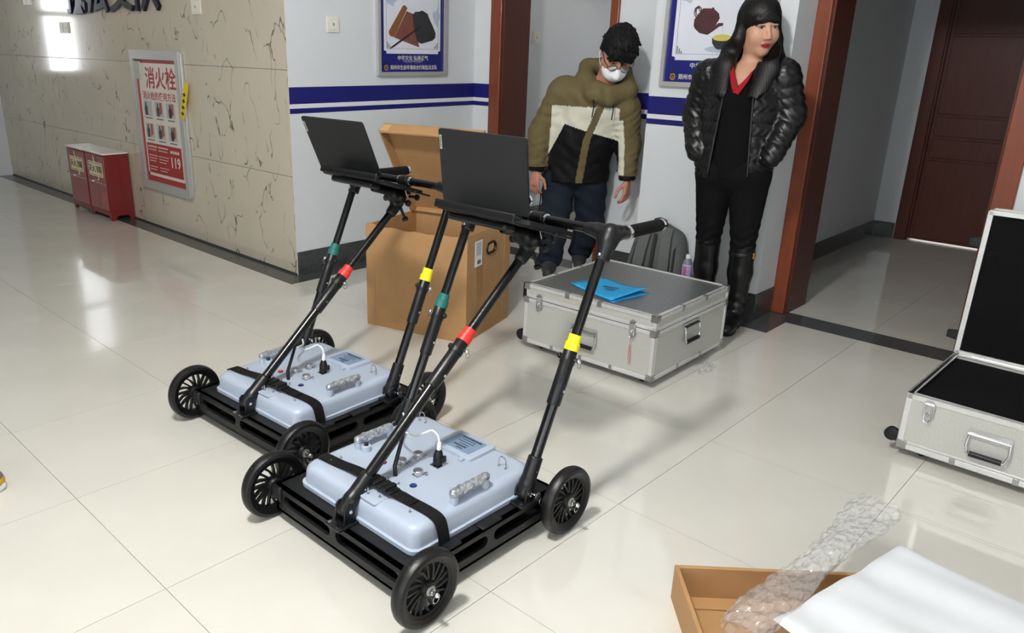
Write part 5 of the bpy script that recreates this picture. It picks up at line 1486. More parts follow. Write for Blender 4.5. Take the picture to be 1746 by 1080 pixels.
s.build('upper', [M['shoe_mesh'], M['shoe_grey']], sh, matfn=lambda C: ((C[:, 0] > 0.06) & (C[:, 2] < 0.075)) | (C[:, 0] < -0.07) | (np.abs(C[:, 1]) > 0.036))
so = MB(); prof = [(0.0, 1.0), (0.012, 1.04), (0.024, 1.0)]
outl = [(0.155 - 0.0, 0.0), (0.145, 0.025), (0.115, 0.042), (0.05, 0.048), (-0.02, 0.042), (-0.09, 0.04), (-0.13, 0.03), (-0.142, 0.0)]
outl = outl + [(x, -y_) for x, y_ in outl[-2:0:-1]]
so.rings([[(x * k, y_ * k, z + 0.0005) for x, y_ in outl] for z, k in prof]); so.build('sole', M['shoe_white'], sh)
s = SDF((0.1, -0.06, 0.0), (0.2, 0.06, 0.09), 0.003); s.cap((0.128, -0.025, 0.028), (0.128, 0.025, 0.028), 0.018, 0.018, 0.01); s.cap((0.143, -0.012, 0.03), (0.143, 0.012, 0.03), 0.012, 0.012, 0.01)
s.build('toe_trim', M['mustard'], sh)
lc = MB()
for k in range(4): lc.tube([(0.0 + k * 0.018, -0.03, 0.078 - k * 0.003), (0.0 + k * 0.018, 0, 0.093 - k * 0.004), (0.0 + k * 0.018, 0.03, 0.078 - k * 0.003)], 0.003, 6)
lc.build('laces', M['shoe_white'], sh)

# a dry leaf scrap on the floor
M['leaf'] = mat('dry_leaf', (150, 128, 96), 0.8, var=0.1, vscale=60)
lf = MB().add([(0, 0, 0.001), (0.012, 0.006, 0.006), (0.026, 0.004, 0.002), (0.018, -0.008, 0.001), (0.008, -0.009, 0.004)], [(0, 1, 4), (1, 3, 4), (1, 2, 3)]).build('leaf_scrap', M['leaf'], smooth=0)
lf.location = (1.325, -0.84, 0.0005); tag(lf, 'tiny curled dry scrap on the floor behind the nearer cart', 'scrap')
# ------------------------------------------------------------------ people
def rotm(yaw, pitch=0.0, roll=0.0):
    """columns = head axes; pitch > 0 looks down, yaw > 0 turns to the person's left, roll > 0 tips to the left shoulder"""
    return np.array(Matrix.Rotation(yaw, 3, 'Z') @ Matrix.Rotation(roll, 3, 'Y') @ Matrix.Rotation(pitch, 3, 'X'))

def add_head(s, c, R, f=1.0, fem=True):
    c = np.array(c)
    P = lambda x, y, z: c + R @ (np.array((x, y, z)) * f)
    E = lambda x, y, z, rx, ry, rz, k=0.012, sub=False: s.ell(P(x, y, z), np.array((rx, ry, rz)) * f, k, R, sub)
    E(0, 0.012, 0.042, 0.074, 0.092, 0.082, 0.02)
    E(0, -0.022, -0.03, 0.062, 0.066, 0.086, 0.03)
    E(0, -0.054, -0.094, 0.026 if fem else 0.04, 0.028, 0.027, 0.026)
    for sx in (-1, 1):
        E(sx * 0.036, -0.056, -0.034, 0.028, 0.026, 0.032, 0.025)
        E(sx * (0.038 if fem else 0.045), -0.012, -0.072, 0.016 if fem else 0.02, 0.03, 0.026, 0.03)
        E(sx * 0.031, -0.094, 0.006, 0.018, 0.012, 0.010, 0.012, True)
        E(sx * 0.031, -0.070, 0.004, 0.0145, 0.0135, 0.0125, 0.004)
        E(sx * 0.031, -0.079, 0.0125, 0.017, 0.007, 0.0045, 0.006)
        E(sx * 0.074, 0.012, -0.008, 0.009, 0.02, 0.03, 0.008)
        E(sx * 0.0105, -0.093, -0.040, 0.0075, 0.009, 0.0065, 0.006)
    s.cap(P(0, -0.082, 0.008), P(0, -0.1045, -0.034), 0.0075 * f, 0.0105 * f, 0.012)
    E(0, -0.0865, -0.0645, 0.0205, 0.0085, 0.0055, 0.004)
    E(0, -0.0845, -0.0745, 0.0175, 0.009, 0.0065, 0.004)
    return P

def face_colour(V, c, R, skin, lip, f=1.0, brow=(0.03, 0.025, 0.022)):
    H = (V - np.array(c)) @ R / f
    col = np.tile(np.array(lin(skin)), (len(V), 1))
    def blend(mask, rgb):
        nonlocal col
        m = np.clip(mask, 0, 1)[:, None]
        col = col * (1 - m) + np.array(rgb) * m
    fr = H[:, 1] < -0.045
    x = np.abs(H[:, 0]); z = H[:, 2]
    d = np.sqrt(((x) / 0.021) ** 2 + ((z + 0.0695) / 0.0095) ** 2)
    blend(np.where(fr, (1.15 - d) * 5, 0), lin(lip))
    blend(np.where(fr & (x < 0.02) & (np.abs(z + 0.0695) < 0.0012), 0.55, 0), lin((70, 20, 20)))
    e = np.sqrt(((x - 0.031) / 0.0145) ** 2 + ((z - 0.004) / 0.0062) ** 2)
    blend(np.where(fr, (1.05 - e) * 6, 0), lin((150, 140, 134)))
    i = np.sqrt((x - 0.030) ** 2 + (z - 0.0035) ** 2)
    blend(np.where(fr & (e < 1.1), (0.0062 - i) * 900, 0), (0.012, 0.009, 0.008))
    l = np.abs(z - (0.0105 - 12 * (x - 0.031) ** 2))
    blend(np.where(fr & (np.abs(x - 0.031) < 0.018), (0.0028 - l) * 600, 0), (0.02, 0.015, 0.014))
    b = np.abs(z - (0.027 - 10 * (x - 0.03) ** 2))
    blend(np.where(fr & (np.abs(x - 0.032) < 0.022), (0.0045 - b) * 300, 0), brow)
    n = np.sqrt((x - 0.007) ** 2 + (z + 0.0445) ** 2)
    blend(np.where(H[:, 1] < -0.08, (0.004 - n) * 300, 0) * 0.8, lin((90, 50, 40)))
    return col

def add_hand(s, wrist, fwd, out, k=0.003, L=0.17, curl=0.5, thumb=1):
    """fwd: wrist to fingertips; out: back of the hand; five separate fingers of unequal length"""
    fwd = Vector(fwd).normalized(); out = Vector(out); out = (out - fwd * out.dot(fwd)).normalized(); side = fwd.cross(out).normalized() * thumb
    w = Vector(wrist); f = L / 0.18
    for i, o in enumerate((-0.027, -0.009, 0.009, 0.027)):
        s.cap(w + fwd * 0.015 * f + side * o * 0.6 * f, w + fwd * 0.085 * f + side * o * f, 0.015 * f, 0.0125 * f, 0.012)
    for o, ln in ((-0.03, 0.062), (-0.0105, 0.078), (0.0105, 0.083), (0.031, 0.07)):
        p = w + fwd * 0.088 * f + side * o * f
        d = fwd.copy()
        for j, q in enumerate((0.46, 0.30, 0.24)):
            ax = side * thumb
            d = (d * math.cos(curl * (0.45 + 0.35 * j)) - out * math.sin(curl * (0.45 + 0.35 * j))).normalized()
            e_ = p + d * ln * q * f
            s.cap(p, e_, (0.0086 - 0.0009 * j) * f, (0.0080 - 0.0009 * j) * f, k)
            p = e_
    t0 = w + fwd * 0.03 * f + side * 0.026 * f - out * 0.006
    t1 = t0 + (fwd * 0.55 + side * 0.6 - out * 0.45).normalized() * 0.042 * f
    t2 = t1 + (fwd * 0.9 + side * 0.15 - out * 0.35).normalized() * 0.034 * f
    t3 = t2 + (fwd * 0.95 - out * 0.3).normalized() * 0.026 * f
    s.cap(t0, t1, 0.0135 * f, 0.0105 * f, 0.01); s.cap(t1, t2, 0.0102 * f, 0.0095 * f, k); s.cap(t2, t3, 0.0095 * f, 0.008 * f, k)

M['skin'] = vcol_mat('skin', 0.5, 0.05, 400, sss=0.08)
M['hair'] = mat('black_hair', (9, 8, 8), 0.42, spec=0.3, var=0.3, vscale=30, stretch=(8, 8, 0.6), bump=0.5, bscale=70)
M['puffer'] = mat('black_puffer_shell', (11, 11, 13), 0.36, var=0.08, vscale=30, bump=0.6, bscale=60, spec=0.4)
M['knit'] = mat('black_knit', (7, 7, 8), 0.9, spec=0.15, var=0.1, vscale=90, bump=0.2, bscale=500)
M['scarlet'] = mat('red_collar', (140, 14, 26), 0.75, spec=0.2, var=0.06, vscale=60)
M['trouser_b'] = mat('black_trousers', (8, 8, 9), 0.85, spec=0.15, var=0.1, vscale=40, bump=0.3, bscale=60)
M['leather'] = mat('black_boot_leather', (10, 10, 11), 0.32, spec=0.4, var=0.08, vscale=25, bump=0.25, bscale=40)
M['buckle'] = mat('gold_buckle', (190, 150, 60), 0.3, metal=0.9, var=0.03)

# ---------------- standing woman
WL = (3.04, -1.21, 0.0); WR = math.radians(-80)
hc = (0.0, -0.01, 1.474); HR = rotm(math.radians(41), math.radians(7), math.radians(-3)); hf = 1.06
s = SDF((-0.40, -0.24, 0.0), (0.34, 0.22, 1.64), 0.0042)
add_head(s, hc, HR, hf)
s.cap((-0.025, 0.02, 1.23), (-0.008, 0.012, 1.42), 0.056, 0.047, 0.03)
s.cap((-0.15, 0.0, 1.225), (0.08, 0.0, 1.235), 0.06, 0.06, 0.04)
s.cap((-0.04, -0.01, 0.95), (-0.035, -0.015, 1.18), 0.105, 0.12, 0.05, flat=((0, 1, 0), 0.75))
s.cap((-0.10, 0, 0.82), (0.035, 0, 0.82), 0.10, 0.10, 0.05)
for sx, hx, kx, ax_ in ((-1, -0.105, -0.11, -0.10), (1, 0.04, 0.063, 0.065)):
    s.cap((hx, 0, 0.80), (kx, -0.005, 0.46), 0.075, 0.045, 0.03); s.cap((kx, -0.005, 0.46), (ax_, 0.01, 0.06), 0.043, 0.028, 0.02); s.cap((ax_, 0, 0.045), (ax_, -0.11, 0.025), 0.028, 0.02, 0.02)
    shx = -0.215 if sx < 0 else 0.135; ex = -0.265 if sx < 0 else 0.19; wx = -0.20 if sx < 0 else 0.125
    s.cap((shx, 0, 1.225), (ex, 0.03, 1.05), 0.042, 0.034, 0.03); s.cap((ex, 0.03, 1.05), (wx, -0.08, 0.89), 0.033, 0.025, 0.02)
    s.cap((wx, -0.075, 0.89), (wx * 0.6 - 0.02, -0.03, 0.86), 0.024, 0.02, 0.01)
woman = s.build('person', M['skin'], None, color=lambda V: face_colour(V, hc, HR, (192, 146, 122), (142, 30, 36), hf))
woman.location = WL; woman.rotation_euler = (0, 0, WR)
tag(woman, 'person in a black puffer jacket and tall boots standing by the pillar', 'person')

def hp(x, y, z): return np.array(hc) + HR @ (np.array((x, y, z)) * hf)
def strands(V, amp=0.0008, fr=260, c=hc):
    a = np.arctan2(V[:, 0] - c[0], -(V[:, 1] - c[1])) 
    d = V - np.array(c); d[:, 2] *= 0.15; n = np.linalg.norm(d, axis=1)[:, None]
    return V + d / np.maximum(n, 1e-4) * (amp * np.sin(a * fr * 0.4 + V[:, 2:3].ravel() * 5 + 2 * np.sin(V[:, 2] * 9)))[:, None]
# hair: smooth crown with a fringe, long straight lengths front and back
s = SDF((-0.26, -0.22, 1.12), (0.24, 0.20, 1.64), 0.0036)
s.ell(hp(0, 0.013, 0.043), np.array((0.084, 0.103, 0.093)) * hf, 0.01, HR)
s.cap(hp(-0.044, -0.072, 0.036), hp(0.044, -0.072, 0.036), 0.013 * hf, 0.013 * hf, 0.02)
s.cap(hp(0, 0.055, 0.02), (-0.03, 0.09, 1.22), 0.075, 0.065, 0.03, flat=((0, 1, 0), 0.6))
FY = ((0.25, 1, 0), 0.6)
# her right side
s.cap(hp(-0.070, 0.02, 0.05), hp(-0.080, 0.012, -0.05), 0.022, 0.030, 0.02)
s.cap(hp(-0.080, 0.012, -0.05), (-0.112, -0.015, 1.37), 0.030, 0.042, 0.02)
s.cap((-0.112, -0.015, 1.37), (-0.122, -0.07, 1.29), 0.044, 0.050, 0.02, flat=FY)
s.cap((-0.122, -0.07, 1.29), (-0.105, -0.128, 1.17), 0.052, 0.040, 0.02, flat=FY)
# her left side
s.cap(hp(0.070, 0.0, 0.05), hp(0.074, -0.028, -0.05), 0.020, 0.022, 0.02)
s.cap(hp(0.074, -0.028, -0.05), (0.082, -0.045, 1.36), 0.023, 0.040, 0.02)
s.cap((0.082, -0.045, 1.36), (0.082, -0.085, 1.29), 0.042, 0.050, 0.02, flat=FY)
s.cap((0.082, -0.085, 1.29), (0.052, -0.135, 1.16), 0.052, 0.046, 0.02, flat=FY)
s.cap(hp(0.055, 0.05, -0.02), (0.095, 0.0, 1.32), 0.045, 0.045, 0.03)
s.cut(lambda P: 1.158 + 14.0 * np.minimum(np.abs(P[..., 0] + 0.10), np.abs(P[..., 0] - 0.055)) ** 2 + 0.006 * np.sin(P[..., 0] * 160) - P[..., 2])
# open the face
s.ell(hp(0, -0.097, -0.058), np.array((0.059, 0.075, 0.084)) * hf, 0.005, HR, sub=True)
hair = s.build('hair', M['hair'], woman, post=lambda V: strands(V))
# black knit top
s = SDF((-0.30, -0.24, 0.72), (0.24, 0.2, 1.36), 0.005)
s.cap((-0.04, -0.012, 0.80), (-0.036, -0.018, 1.17), 0.135, 0.135, 0.04, flat=((0, 1, 0), 0.78))
s.cap((-0.13, 0.0, 1.22), (0.06, 0.0, 1.23), 0.075, 0.075, 0.04)
s.cap((-0.06, -0.06, 1.16), (-0.01, -0.06, 1.16), 0.075, 0.075, 0.04)
def vcut(P):
    x = P[..., 0] + 0.028; z = P[..., 2]
    return np.minimum(np.minimum((z - 1.185) * 0.45 - np.abs(x) , 0.02 - P[..., 1]), z - 1.17)
s.cut(vcut)
s.cut(lambda P: 0.77 - P[..., 2])
s.build('knit_top', M['knit'], woman)
# red collar
def strip3(path, w, th, name, m, parent, up):
    P = [Vector(p) for p in path]; rr = []
    for i, p in enumerate(P):
        tg = (P[min(i + 1, len(P) - 1)] - P[max(i - 1, 0)]).normalized(); n_ = Vector(up); sd = tg.cross(n_).normalized(); n_ = sd.cross(tg).normalized()
        ww = w[i] if isinstance(w, (list, tuple)) else w
        rr.append([p - sd * ww - n_ * th, p + sd * ww - n_ * th, p + sd * ww + n_ * th, p - sd * ww + n_ * th])
    return MB().rings(rr).build(name, M[m], parent, bevel=th * 0.6)
strip3([(-0.095, -0.02, 1.345), (-0.085, -0.075, 1.31), (-0.068, -0.112, 1.265), (-0.045, -0.138, 1.215), (-0.03, -0.147, 1.178)], [0.006, 0.009, 0.011, 0.014, 0.010], 0.0035, 'red_collar', 'scarlet', woman, (0, -1, 0.25))
strip3([(0.022, -0.112, 1.275), (0.014, -0.125, 1.25), (0.004, -0.135, 1.23), (-0.012, -0.144, 1.205), (-0.03, -0.150, 1.178)], [0.003, 0.007, 0.010, 0.013, 0.014], 0.0035, 'red_collar', 'scarlet', woman, (0, -1, 0.25))
# quilted jacket
def quilt(P, t): return 0.0065 * np.sqrt(np.abs(np.sin(PI * (P[..., 2] + 0.03 * np.abs(P[..., 0] + 0.04)) / 0.058))) + 0.0022 * np.sin(P[..., 0] * 190 + 3 * np.sin(P[..., 2] * 60)) * np.sin(P[..., 2] * 70)
def quiltarm(P, t): return 0.0055 * np.sqrt(np.abs(np.sin(PI * t * 4.0))) + 0.0015 * np.sin(P[..., 2] * 160 + P[..., 0] * 120)
s = SDF((-0.42, -0.26, 0.72), (0.36, 0.24, 1.42), 0.0048)
s.cap((-0.04, 0.0, 0.84), (-0.038, 0.005, 1.16), 0.182, 0.178, 0.02, flat=((0, 1, 0), 0.74), fn=quilt)
s.cap((-0.20, 0.01, 1.255), (0.125, 0.01, 1.265), 0.072, 0.072, 0.03, fn=quilt)
for sh_, el, wr in (((-0.218, 0.01, 1.245), (-0.262, 0.035, 1.06), (-0.205, -0.075, 0.89)), ((0.142, 0.01, 1.255), (0.192, 0.035, 1.08), (0.150, -0.075, 0.89))):
    s.cap(sh_, el, 0.068, 0.062, 0.03, fn=quiltarm)
    s.cap(el, wr, 0.062, 0.047, 0.02, fn=quiltarm)
s.cap((-0.135, 0.05, 1.315), (-0.04, 0.085, 1.33), 0.042, 0.05, 0.02); s.cap((-0.04, 0.085, 1.33), (0.085, 0.04, 1.325), 0.05, 0.042, 0.02)
s.cap((0.085, 0.02, 1.325), (0.07, -0.06, 1.29), 0.036, 0.03, 0.02); s.cap((-0.14, 0.03, 1.315), (-0.13, -0.06, 1.28), 0.036, 0.03, 0.02)
def fopen(P):
    z = P[..., 2]; xc = -0.022 - 0.012 * (1.2 - z)
    w = 0.064 + 0.03 * np.clip((1.2 - z) / 0.42, 0, 1.2)
    return np.minimum(w - np.abs(P[..., 0] - xc), -0.02 - P[..., 1])
s.cut(fopen)
s.cut(lambda P: (0.775 + 0.06 * (P[..., 0] + 0.05)) - P[..., 2])
s.cap((-0.03, 0.0, 1.24), (-0.02, 0.0, 1.45), 0.055, 0.075, 0.01, sub=True)
jk = s.build('puffer_jacket', M['puffer'], woman)
M['zip'] = mat('dark_zip', (52, 54, 58), 0.35, metal=0.5, var=0.05)
for sx in (-1, 1):
    pts = []
    for z in np.linspace(1.19, 0.80, 10):
        w = 0.064 + 0.03 * (1.2 - z) / 0.42; xc = -0.022 - 0.012 * (1.2 - z)
        pts.append((xc + sx * (w + 0.002), -0.133 + 0.015 * abs(z - 0.98), z))
    MB().tube(pts, 0.004, 6).build('zip_edge', M['zip'], jk)
# trousers
s = SDF((-0.26, -0.18, 0.40), (0.22, 0.18, 0.90), 0.005)
wr_ = lambda P, t: 0.003 * np.sin(P[..., 2] * 130 + 6 * np.sin(P[..., 0] * 25)) * np.clip((0.62 - P[..., 2]) * 6, 0.1, 1)
s.cap((-0.105, 0.0, 0.80), (0.035, 0.0, 0.80), 0.115, 0.115, 0.03)
s.cap((-0.118, 0, 0.76), (-0.112, -0.01, 0.44), 0.095, 0.060, 0.012, fn=wr_)
s.cap((0.048, 0, 0.76), (0.063, -0.01, 0.44), 0.098, 0.060, 0.012, fn=wr_)
s.cut(lambda P: 0.425 - P[..., 2])
s.build('trousers', M['trouser_b'], woman)
# tall boots
for sx, kx, ax_, fy in ((-1, -0.112, -0.105, 0.0), (1, 0.063, 0.066, 0.0)):
    s = SDF((kx - 0.12, -0.22, -0.01), (kx + 0.12, 0.14, 0.5), 0.0042)
    fold = lambda P, t: 0.0035 * np.sin(P[..., 2] * 120 + P[..., 1] * 30) * np.exp(-((P[..., 2] - 0.13) / 0.07) ** 2)
    s.cap((kx, -0.008, 0.47), (kx, 0.005, 0.30), 0.063, 0.060, 0.01, fn=fold); s.cap((kx, 0.005, 0.30), (ax_, 0.015, 0.10), 0.060, 0.043, 0.02, fn=fold)
    s.cap((ax_, 0.015, 0.11), (ax_, 0.02, 0.05), 0.043, 0.038, 0.02); s.cap((ax_, 0.0, 0.065), (ax_, -0.12, 0.035), 0.042, 0.034, 0.03, fn=fold)
    s.cap((ax_, -0.08, 0.03), (ax_, -0.14, 0.03), 0.036, 0.028, 0.02)
    s.cut(lambda P: np.maximum(P[..., 2] - 0.45 - 0.2 * P[..., 1] * 0, 0.012 - P[..., 2]))
    b_ = s.build('boot', M['leather'], woman)
    MB().rings([[(ax_ + x * 0.036 * q, y, z) for x, y in ((1, -0.09), (0.9, -0.13), (0.4, -0.16), (-0.4, -0.16), (-0.9, -0.13), (-1, -0.09), (-0.75, -0.02), (0.75, -0.02))] for z, q in ((0.001, 1.0), (0.014, 1.03))]).bx(ax_ - 0.028, ax_ + 0.028, 0.0, 0.055, 0.001, 0.03).build('sole', M['black'], b_)
    if sx > 0:
        MB().bx(kx + 0.058, kx + 0.067, -0.03, -0.006, 0.385, 0.415).build('gold_buckle', M['buckle'], b_, bevel=0.002)
        MB().lathe([(0.064, -0.01), (0.0655, -0.006), (0.0655, 0.006), (0.064, 0.01)], (kx, -0.003, 0.40), (0, 0, 1), 28).build('boot_strap', M['leather'], b_)

# ---------------- man bending forward
ML = (3.22, -0.02, 0.0); MR = math.radians(-55)
mc = (0.25, -0.225, 1.345); MH = rotm(math.radians(14), math.radians(44), math.radians(6)); mf = 1.1
RS, RE, RW = (-0.055, -0.05, 1.115), (-0.165, -0.035, 0.885), (-0.178, -0.095, 0.685)
LS, LE, LW = (0.325, -0.14, 1.045), (0.352, -0.11, 0.84), (0.362, -0.15, 0.66)
s = SDF((-0.32, -0.42, 0.0), (0.50, 0.36, 1.52), 0.0040)
add_head(s, mc, MH, mf, False)
s.cap((0.17, -0.10, 1.12), mc, 0.06, 0.055, 0.03)
s.cap((-0.02, -0.06, 1.10), (0.29, -0.13, 1.05), 0.06, 0.06, 0.04)
s.cap((0.06, 0.0, 0.72), (0.15, -0.09, 1.04), 0.11, 0.13, 0.05, flat=((0, 1, 0), 0.75))
s.cap((0.0, 0, 0.66), (0.12, 0, 0.66), 0.09, 0.09, 0.05)
s.cap((-0.02, 0, 0.62), (-0.05, -0.03, 0.33), 0.07, 0.045, 0.03); s.cap((-0.05, -0.03, 0.33), (-0.07, 0.0, 0.06), 0.043, 0.03, 0.02)
s.cap((0.13, 0, 0.62), (0.16, 0.11, 0.33), 0.07, 0.045, 0.03); s.cap((0.16, 0.11, 0.33), (0.115, 0.26, 0.06), 0.043, 0.03, 0.02)
s.cap(RS, RE, 0.045, 0.036, 0.03); s.cap(RE, RW, 0.035, 0.024, 0.02)
s.cap(LS, LE, 0.045, 0.036, 0.03); s.cap(LE, LW, 0.035, 0.024, 0.02)
add_hand(s, (-0.180, -0.103, 0.66), (-0.03, -0.14, -1), (-0.6, -0.75, 0.1), 0.003, 0.165, 0.75, -1)
add_hand(s, (0.364, -0.155, 0.635), (0.02, -0.12, -1), (0.8, -0.5, 0.0), 0.003, 0.165, 0.75, 1)
def mcol(V):
    c = face_colour(V, mc, MH, (178, 128, 106), (150, 90, 84), mf)
    h = V[:, 2] < 0.75
    c[h] = np.array(lin((186, 128, 108)))
    return c
man = s.build('person', M['skin'], None, color=mcol)
man.location = ML; man.rotation_euler = (0, 0, MR)
tag(man, 'person in an olive and white jacket with white mask bending forward in the doorway', 'person')
def mp(x, y, z): return np.array(mc) + MH @ (np.array((x, y, z)) * mf)
# short tousled hair
tuft = lambda V: V + 0.0014 * np.stack([np.sin(V[:, 2] * 330 + V[:, 0] * 410), np.sin(V[:, 0] * 380 + V[:, 2] * 170), np.sin(V[:, 0] * 430 + V[:, 1] * 210)], 1)
s = SDF((0.05, -0.44, 1.18), (0.46, 0.02, 1.56), 0.004)
s.ell(mp(0, 0.015, 0.050), np.array((0.086, 0.104, 0.090)) * mf, 0.01, MH)
rnd = np.random.RandomState(4)
for k in range(70):
    a, b = rnd.uniform(-1, 1), rnd.uniform(-0.5, 1)
    n_ = np.array((math.sin(a * 1.5) * math.cos(b * 1.2), -0.55 + rnd.uniform(-0.5, 1.2), math.sin(b * 1.2) + 0.25)); n_ /= np.linalg.norm(n_)
    p0 = np.array((0, 0.015, 0.05)) + n_ * np.array((0.078, 0.096, 0.083)); p1 = p0 + n_ * 0.012 + np.array((rnd.uniform(-.012, .012), -0.014, -0.012))
    s.cap(mp(*p0), mp(*p1), 0.014, 0.006, 0.008)
for k in range(9):
    x = -0.056 + 0.014 * k
    s.cap(mp(x, -0.074, 0.062), mp(x + rnd.uniform(-.006, .006), -0.094, 0.030 + rnd.uniform(-.006, .008)), 0.015, 0.006, 0.008)
s.cap(mp(-0.077, 0.015, 0.03), mp(-0.076, 0.0, -0.008), 0.014, 0.007, 0.012); s.cap(mp(0.077, 0.0, 0.03), mp(0.076, -0.01, -0.006), 0.014, 0.007, 0.012)
s.cap(mp(-0.045, 0.085, 0.0), mp(0.045, 0.085, 0.0), 0.030, 0.030, 0.03)
s.build('hair', mat('short_black_hair', (9, 9, 10), 0.65, var=0.2, vscale=60, bump=0.6, bscale=120, spec=0.2), man, post=tuft)
# white mask
M['mask'] = mat('white_mask', (236, 238, 240), 0.8, var=0.02, vscale=40, bump=0.1)
s = SDF((0.08, -0.45, 1.08), (0.44, -0.12, 1.40), 0.0035)
s.ell(mp(0, -0.048, -0.062), np.array((0.066, 0.066, 0.062)) * mf, 0.01, MH)
s.cap(mp(0, -0.098, -0.02), mp(0, -0.112, -0.05), 0.016, 0.02, 0.02)
mk = s
Rm = np.array(MH, np.float32); mc_ = np.array(mc, np.float32)
s.cut(lambda P: np.maximum(((P - mc_) @ Rm[:, 1]) + 0.018, ((P - mc_) @ Rm[:, 2]) + 0.012))
mko = s.build('face_mask', M['mask'], man)
for sx in (-1, 1):
    for z0_, z1_ in ((-0.03, 0.012), (-0.09, -0.03)):
        MB().tube([mp(sx * 0.062, -0.035, z0_), mp(sx * 0.078, 0.0, (z0_ + z1_) / 2), mp(sx * 0.083, 0.03, z1_)], 0.0014, 6).build('ear_loop', M['mask'], mko)
# glasses
M['gl_frame'] = mat('black_glasses', (20, 20, 22), 0.3, var=0.03)
g_ = MB()
for sx in (-1, 1):
    ring_ = [mp(sx * 0.033 + 0.026 * math.cos(t), -0.106 + 0.006 * abs(math.cos(t)), -0.006 + 0.018 * math.sin(t)) for t in np.linspace(0, 2 * PI, 21)]
    g_.tube(ring_, 0.0016, 6, cap=False)
    g_.tube([mp(sx * 0.059, -0.100, 0.0), mp(sx * 0.076, -0.07, 0.003), mp(sx * 0.083, 0.015, 0.004), mp(sx * 0.08, 0.03, -0.012)], 0.0020, 6)
g_.tube([mp(-0.008, -0.108, -0.002), mp(0, -0.112, 0.0), mp(0.008, -0.108, -0.002)], 0.0016, 6)
go = g_.build('glasses', M['gl_frame'], man)
for sx in (-1, 1):
    MB().add([mp(sx * 0.033 + 0.025 * math.cos(t), -0.106, -0.006 + 0.017 * math.sin(t)) for t in np.linspace(0, 2 * PI, 20)[:-1]], [tuple(range(19))]).build('lens', M['pane'], go)
# jacket
M['olive'] = mat('olive_nylon', (98, 87, 58), 0.75, spec=0.25, var=0.05, vscale=25, bump=0.25, bscale=50)
M['offwhite'] = mat('off_white_fleece', (206, 204, 186), 0.85, var=0.04, vscale=40, bump=0.3, bscale=120)
M['jblack'] = mat('black_nylon', (10, 10, 12), 0.7, spec=0.2, var=0.1, vscale=30, bump=0.3, bscale=50)
wv = lambda P, t: 0.0045 * np.sin(P[..., 2] * 31 + P[..., 0] * 22 + 2 * np.sin(P[..., 0] * 15)) * np.sin(P[..., 0] * 17 + P[..., 2] * 9) + 0.0015 * np.sin(P[..., 2] * 85 + 4 * np.sin(P[..., 0] * 18))
wa_ = lambda P, t: 0.004 * np.sin(t * 17 + P[..., 0] * 45 + P[..., 1] * 30) * np.sin(t * 9 + P[..., 1] * 60) + 0.0025 * np.sin(t * 33 + P[..., 0] * 60) * np.clip(t * 1.2, 0.2, 1)
s = SDF((-0.30, -0.42, 0.55), (0.50, 0.22, 1.36), 0.0050)
s.cap((0.055, 0.0, 0.70), (0.095, -0.04, 0.86), 0.195, 0.185, 0.04, flat=((0, 1, 0), 0.68), fn=wv)
s.cap((0.095, -0.04, 0.86), (0.15, -0.10, 1.06), 0.185, 0.165, 0.04, flat=((0, 1, 0), 0.74), fn=wv)
s.cap((0.055, 0.0, 0.58), (0.055, 0.0, 0.72), 0.205, 0.198, 0.03, flat=((0, 1, 0), 0.76), fn=wv)
s.cap((-0.02, -0.055, 1.12), (0.29, -0.135, 1.055), 0.095, 0.09, 0.05)
s.cap(RS, RE, 0.083, 0.072, 0.04, fn=wa_); s.cap(RE, RW, 0.072, 0.056, 0.03, fn=wa_)
s.cap(LS, LE, 0.083, 0.070, 0.04, fn=wa_); s.cap(LE, LW, 0.070, 0.054, 0.03, fn=wa_)
# hood rolled round the neck
for a, b in (((0.075, -0.10, 1.20), (0.09, 0.0, 1.26)), ((0.09, 0.0, 1.26), (0.19, 0.02, 1.27)), ((0.19, 0.02, 1.27), (0.29, -0.06, 1.24)), ((0.29, -0.06, 1.24), (0.325, -0.18, 1.15)), ((0.075, -0.10, 1.20), (0.13, -0.21, 1.12)), ((0.13, -0.20, 1.13), (0.22, -0.235, 1.105)), ((0.22, -0.235, 1.105), (0.325, -0.18, 1.14))):
    s.cap(a, b, 0.05, 0.05, 0.02)
s.cap((0.225, -0.15, 1.19), mc, 0.052, 0.10, 0.01, sub=True)
s.cap((0.145, -0.20, 1.165), (0.215, -0.255, 1.135), 0.034, 0.036, 0.015); s.cap((0.215, -0.255, 1.135), (0.30, -0.205, 1.15), 0.036, 0.034, 0.015)
hem = lambda P: 0.602 - P[..., 2]
s.cut(lambda P: np.where(np.abs(P[..., 0] - 0.055) < 0.225, hem(P), -1))
for W_ in (RW, LW):
    w0 = np.array(W_, np.float32)
    s.cut(lambda P: np.where(np.linalg.norm(P[..., :2] - w0[:2], axis=-1) < 0.09, np.where(P[..., 2] < w0[2] + 0.06, (w0[2] + 0.004) - P[..., 2], -1), -1))
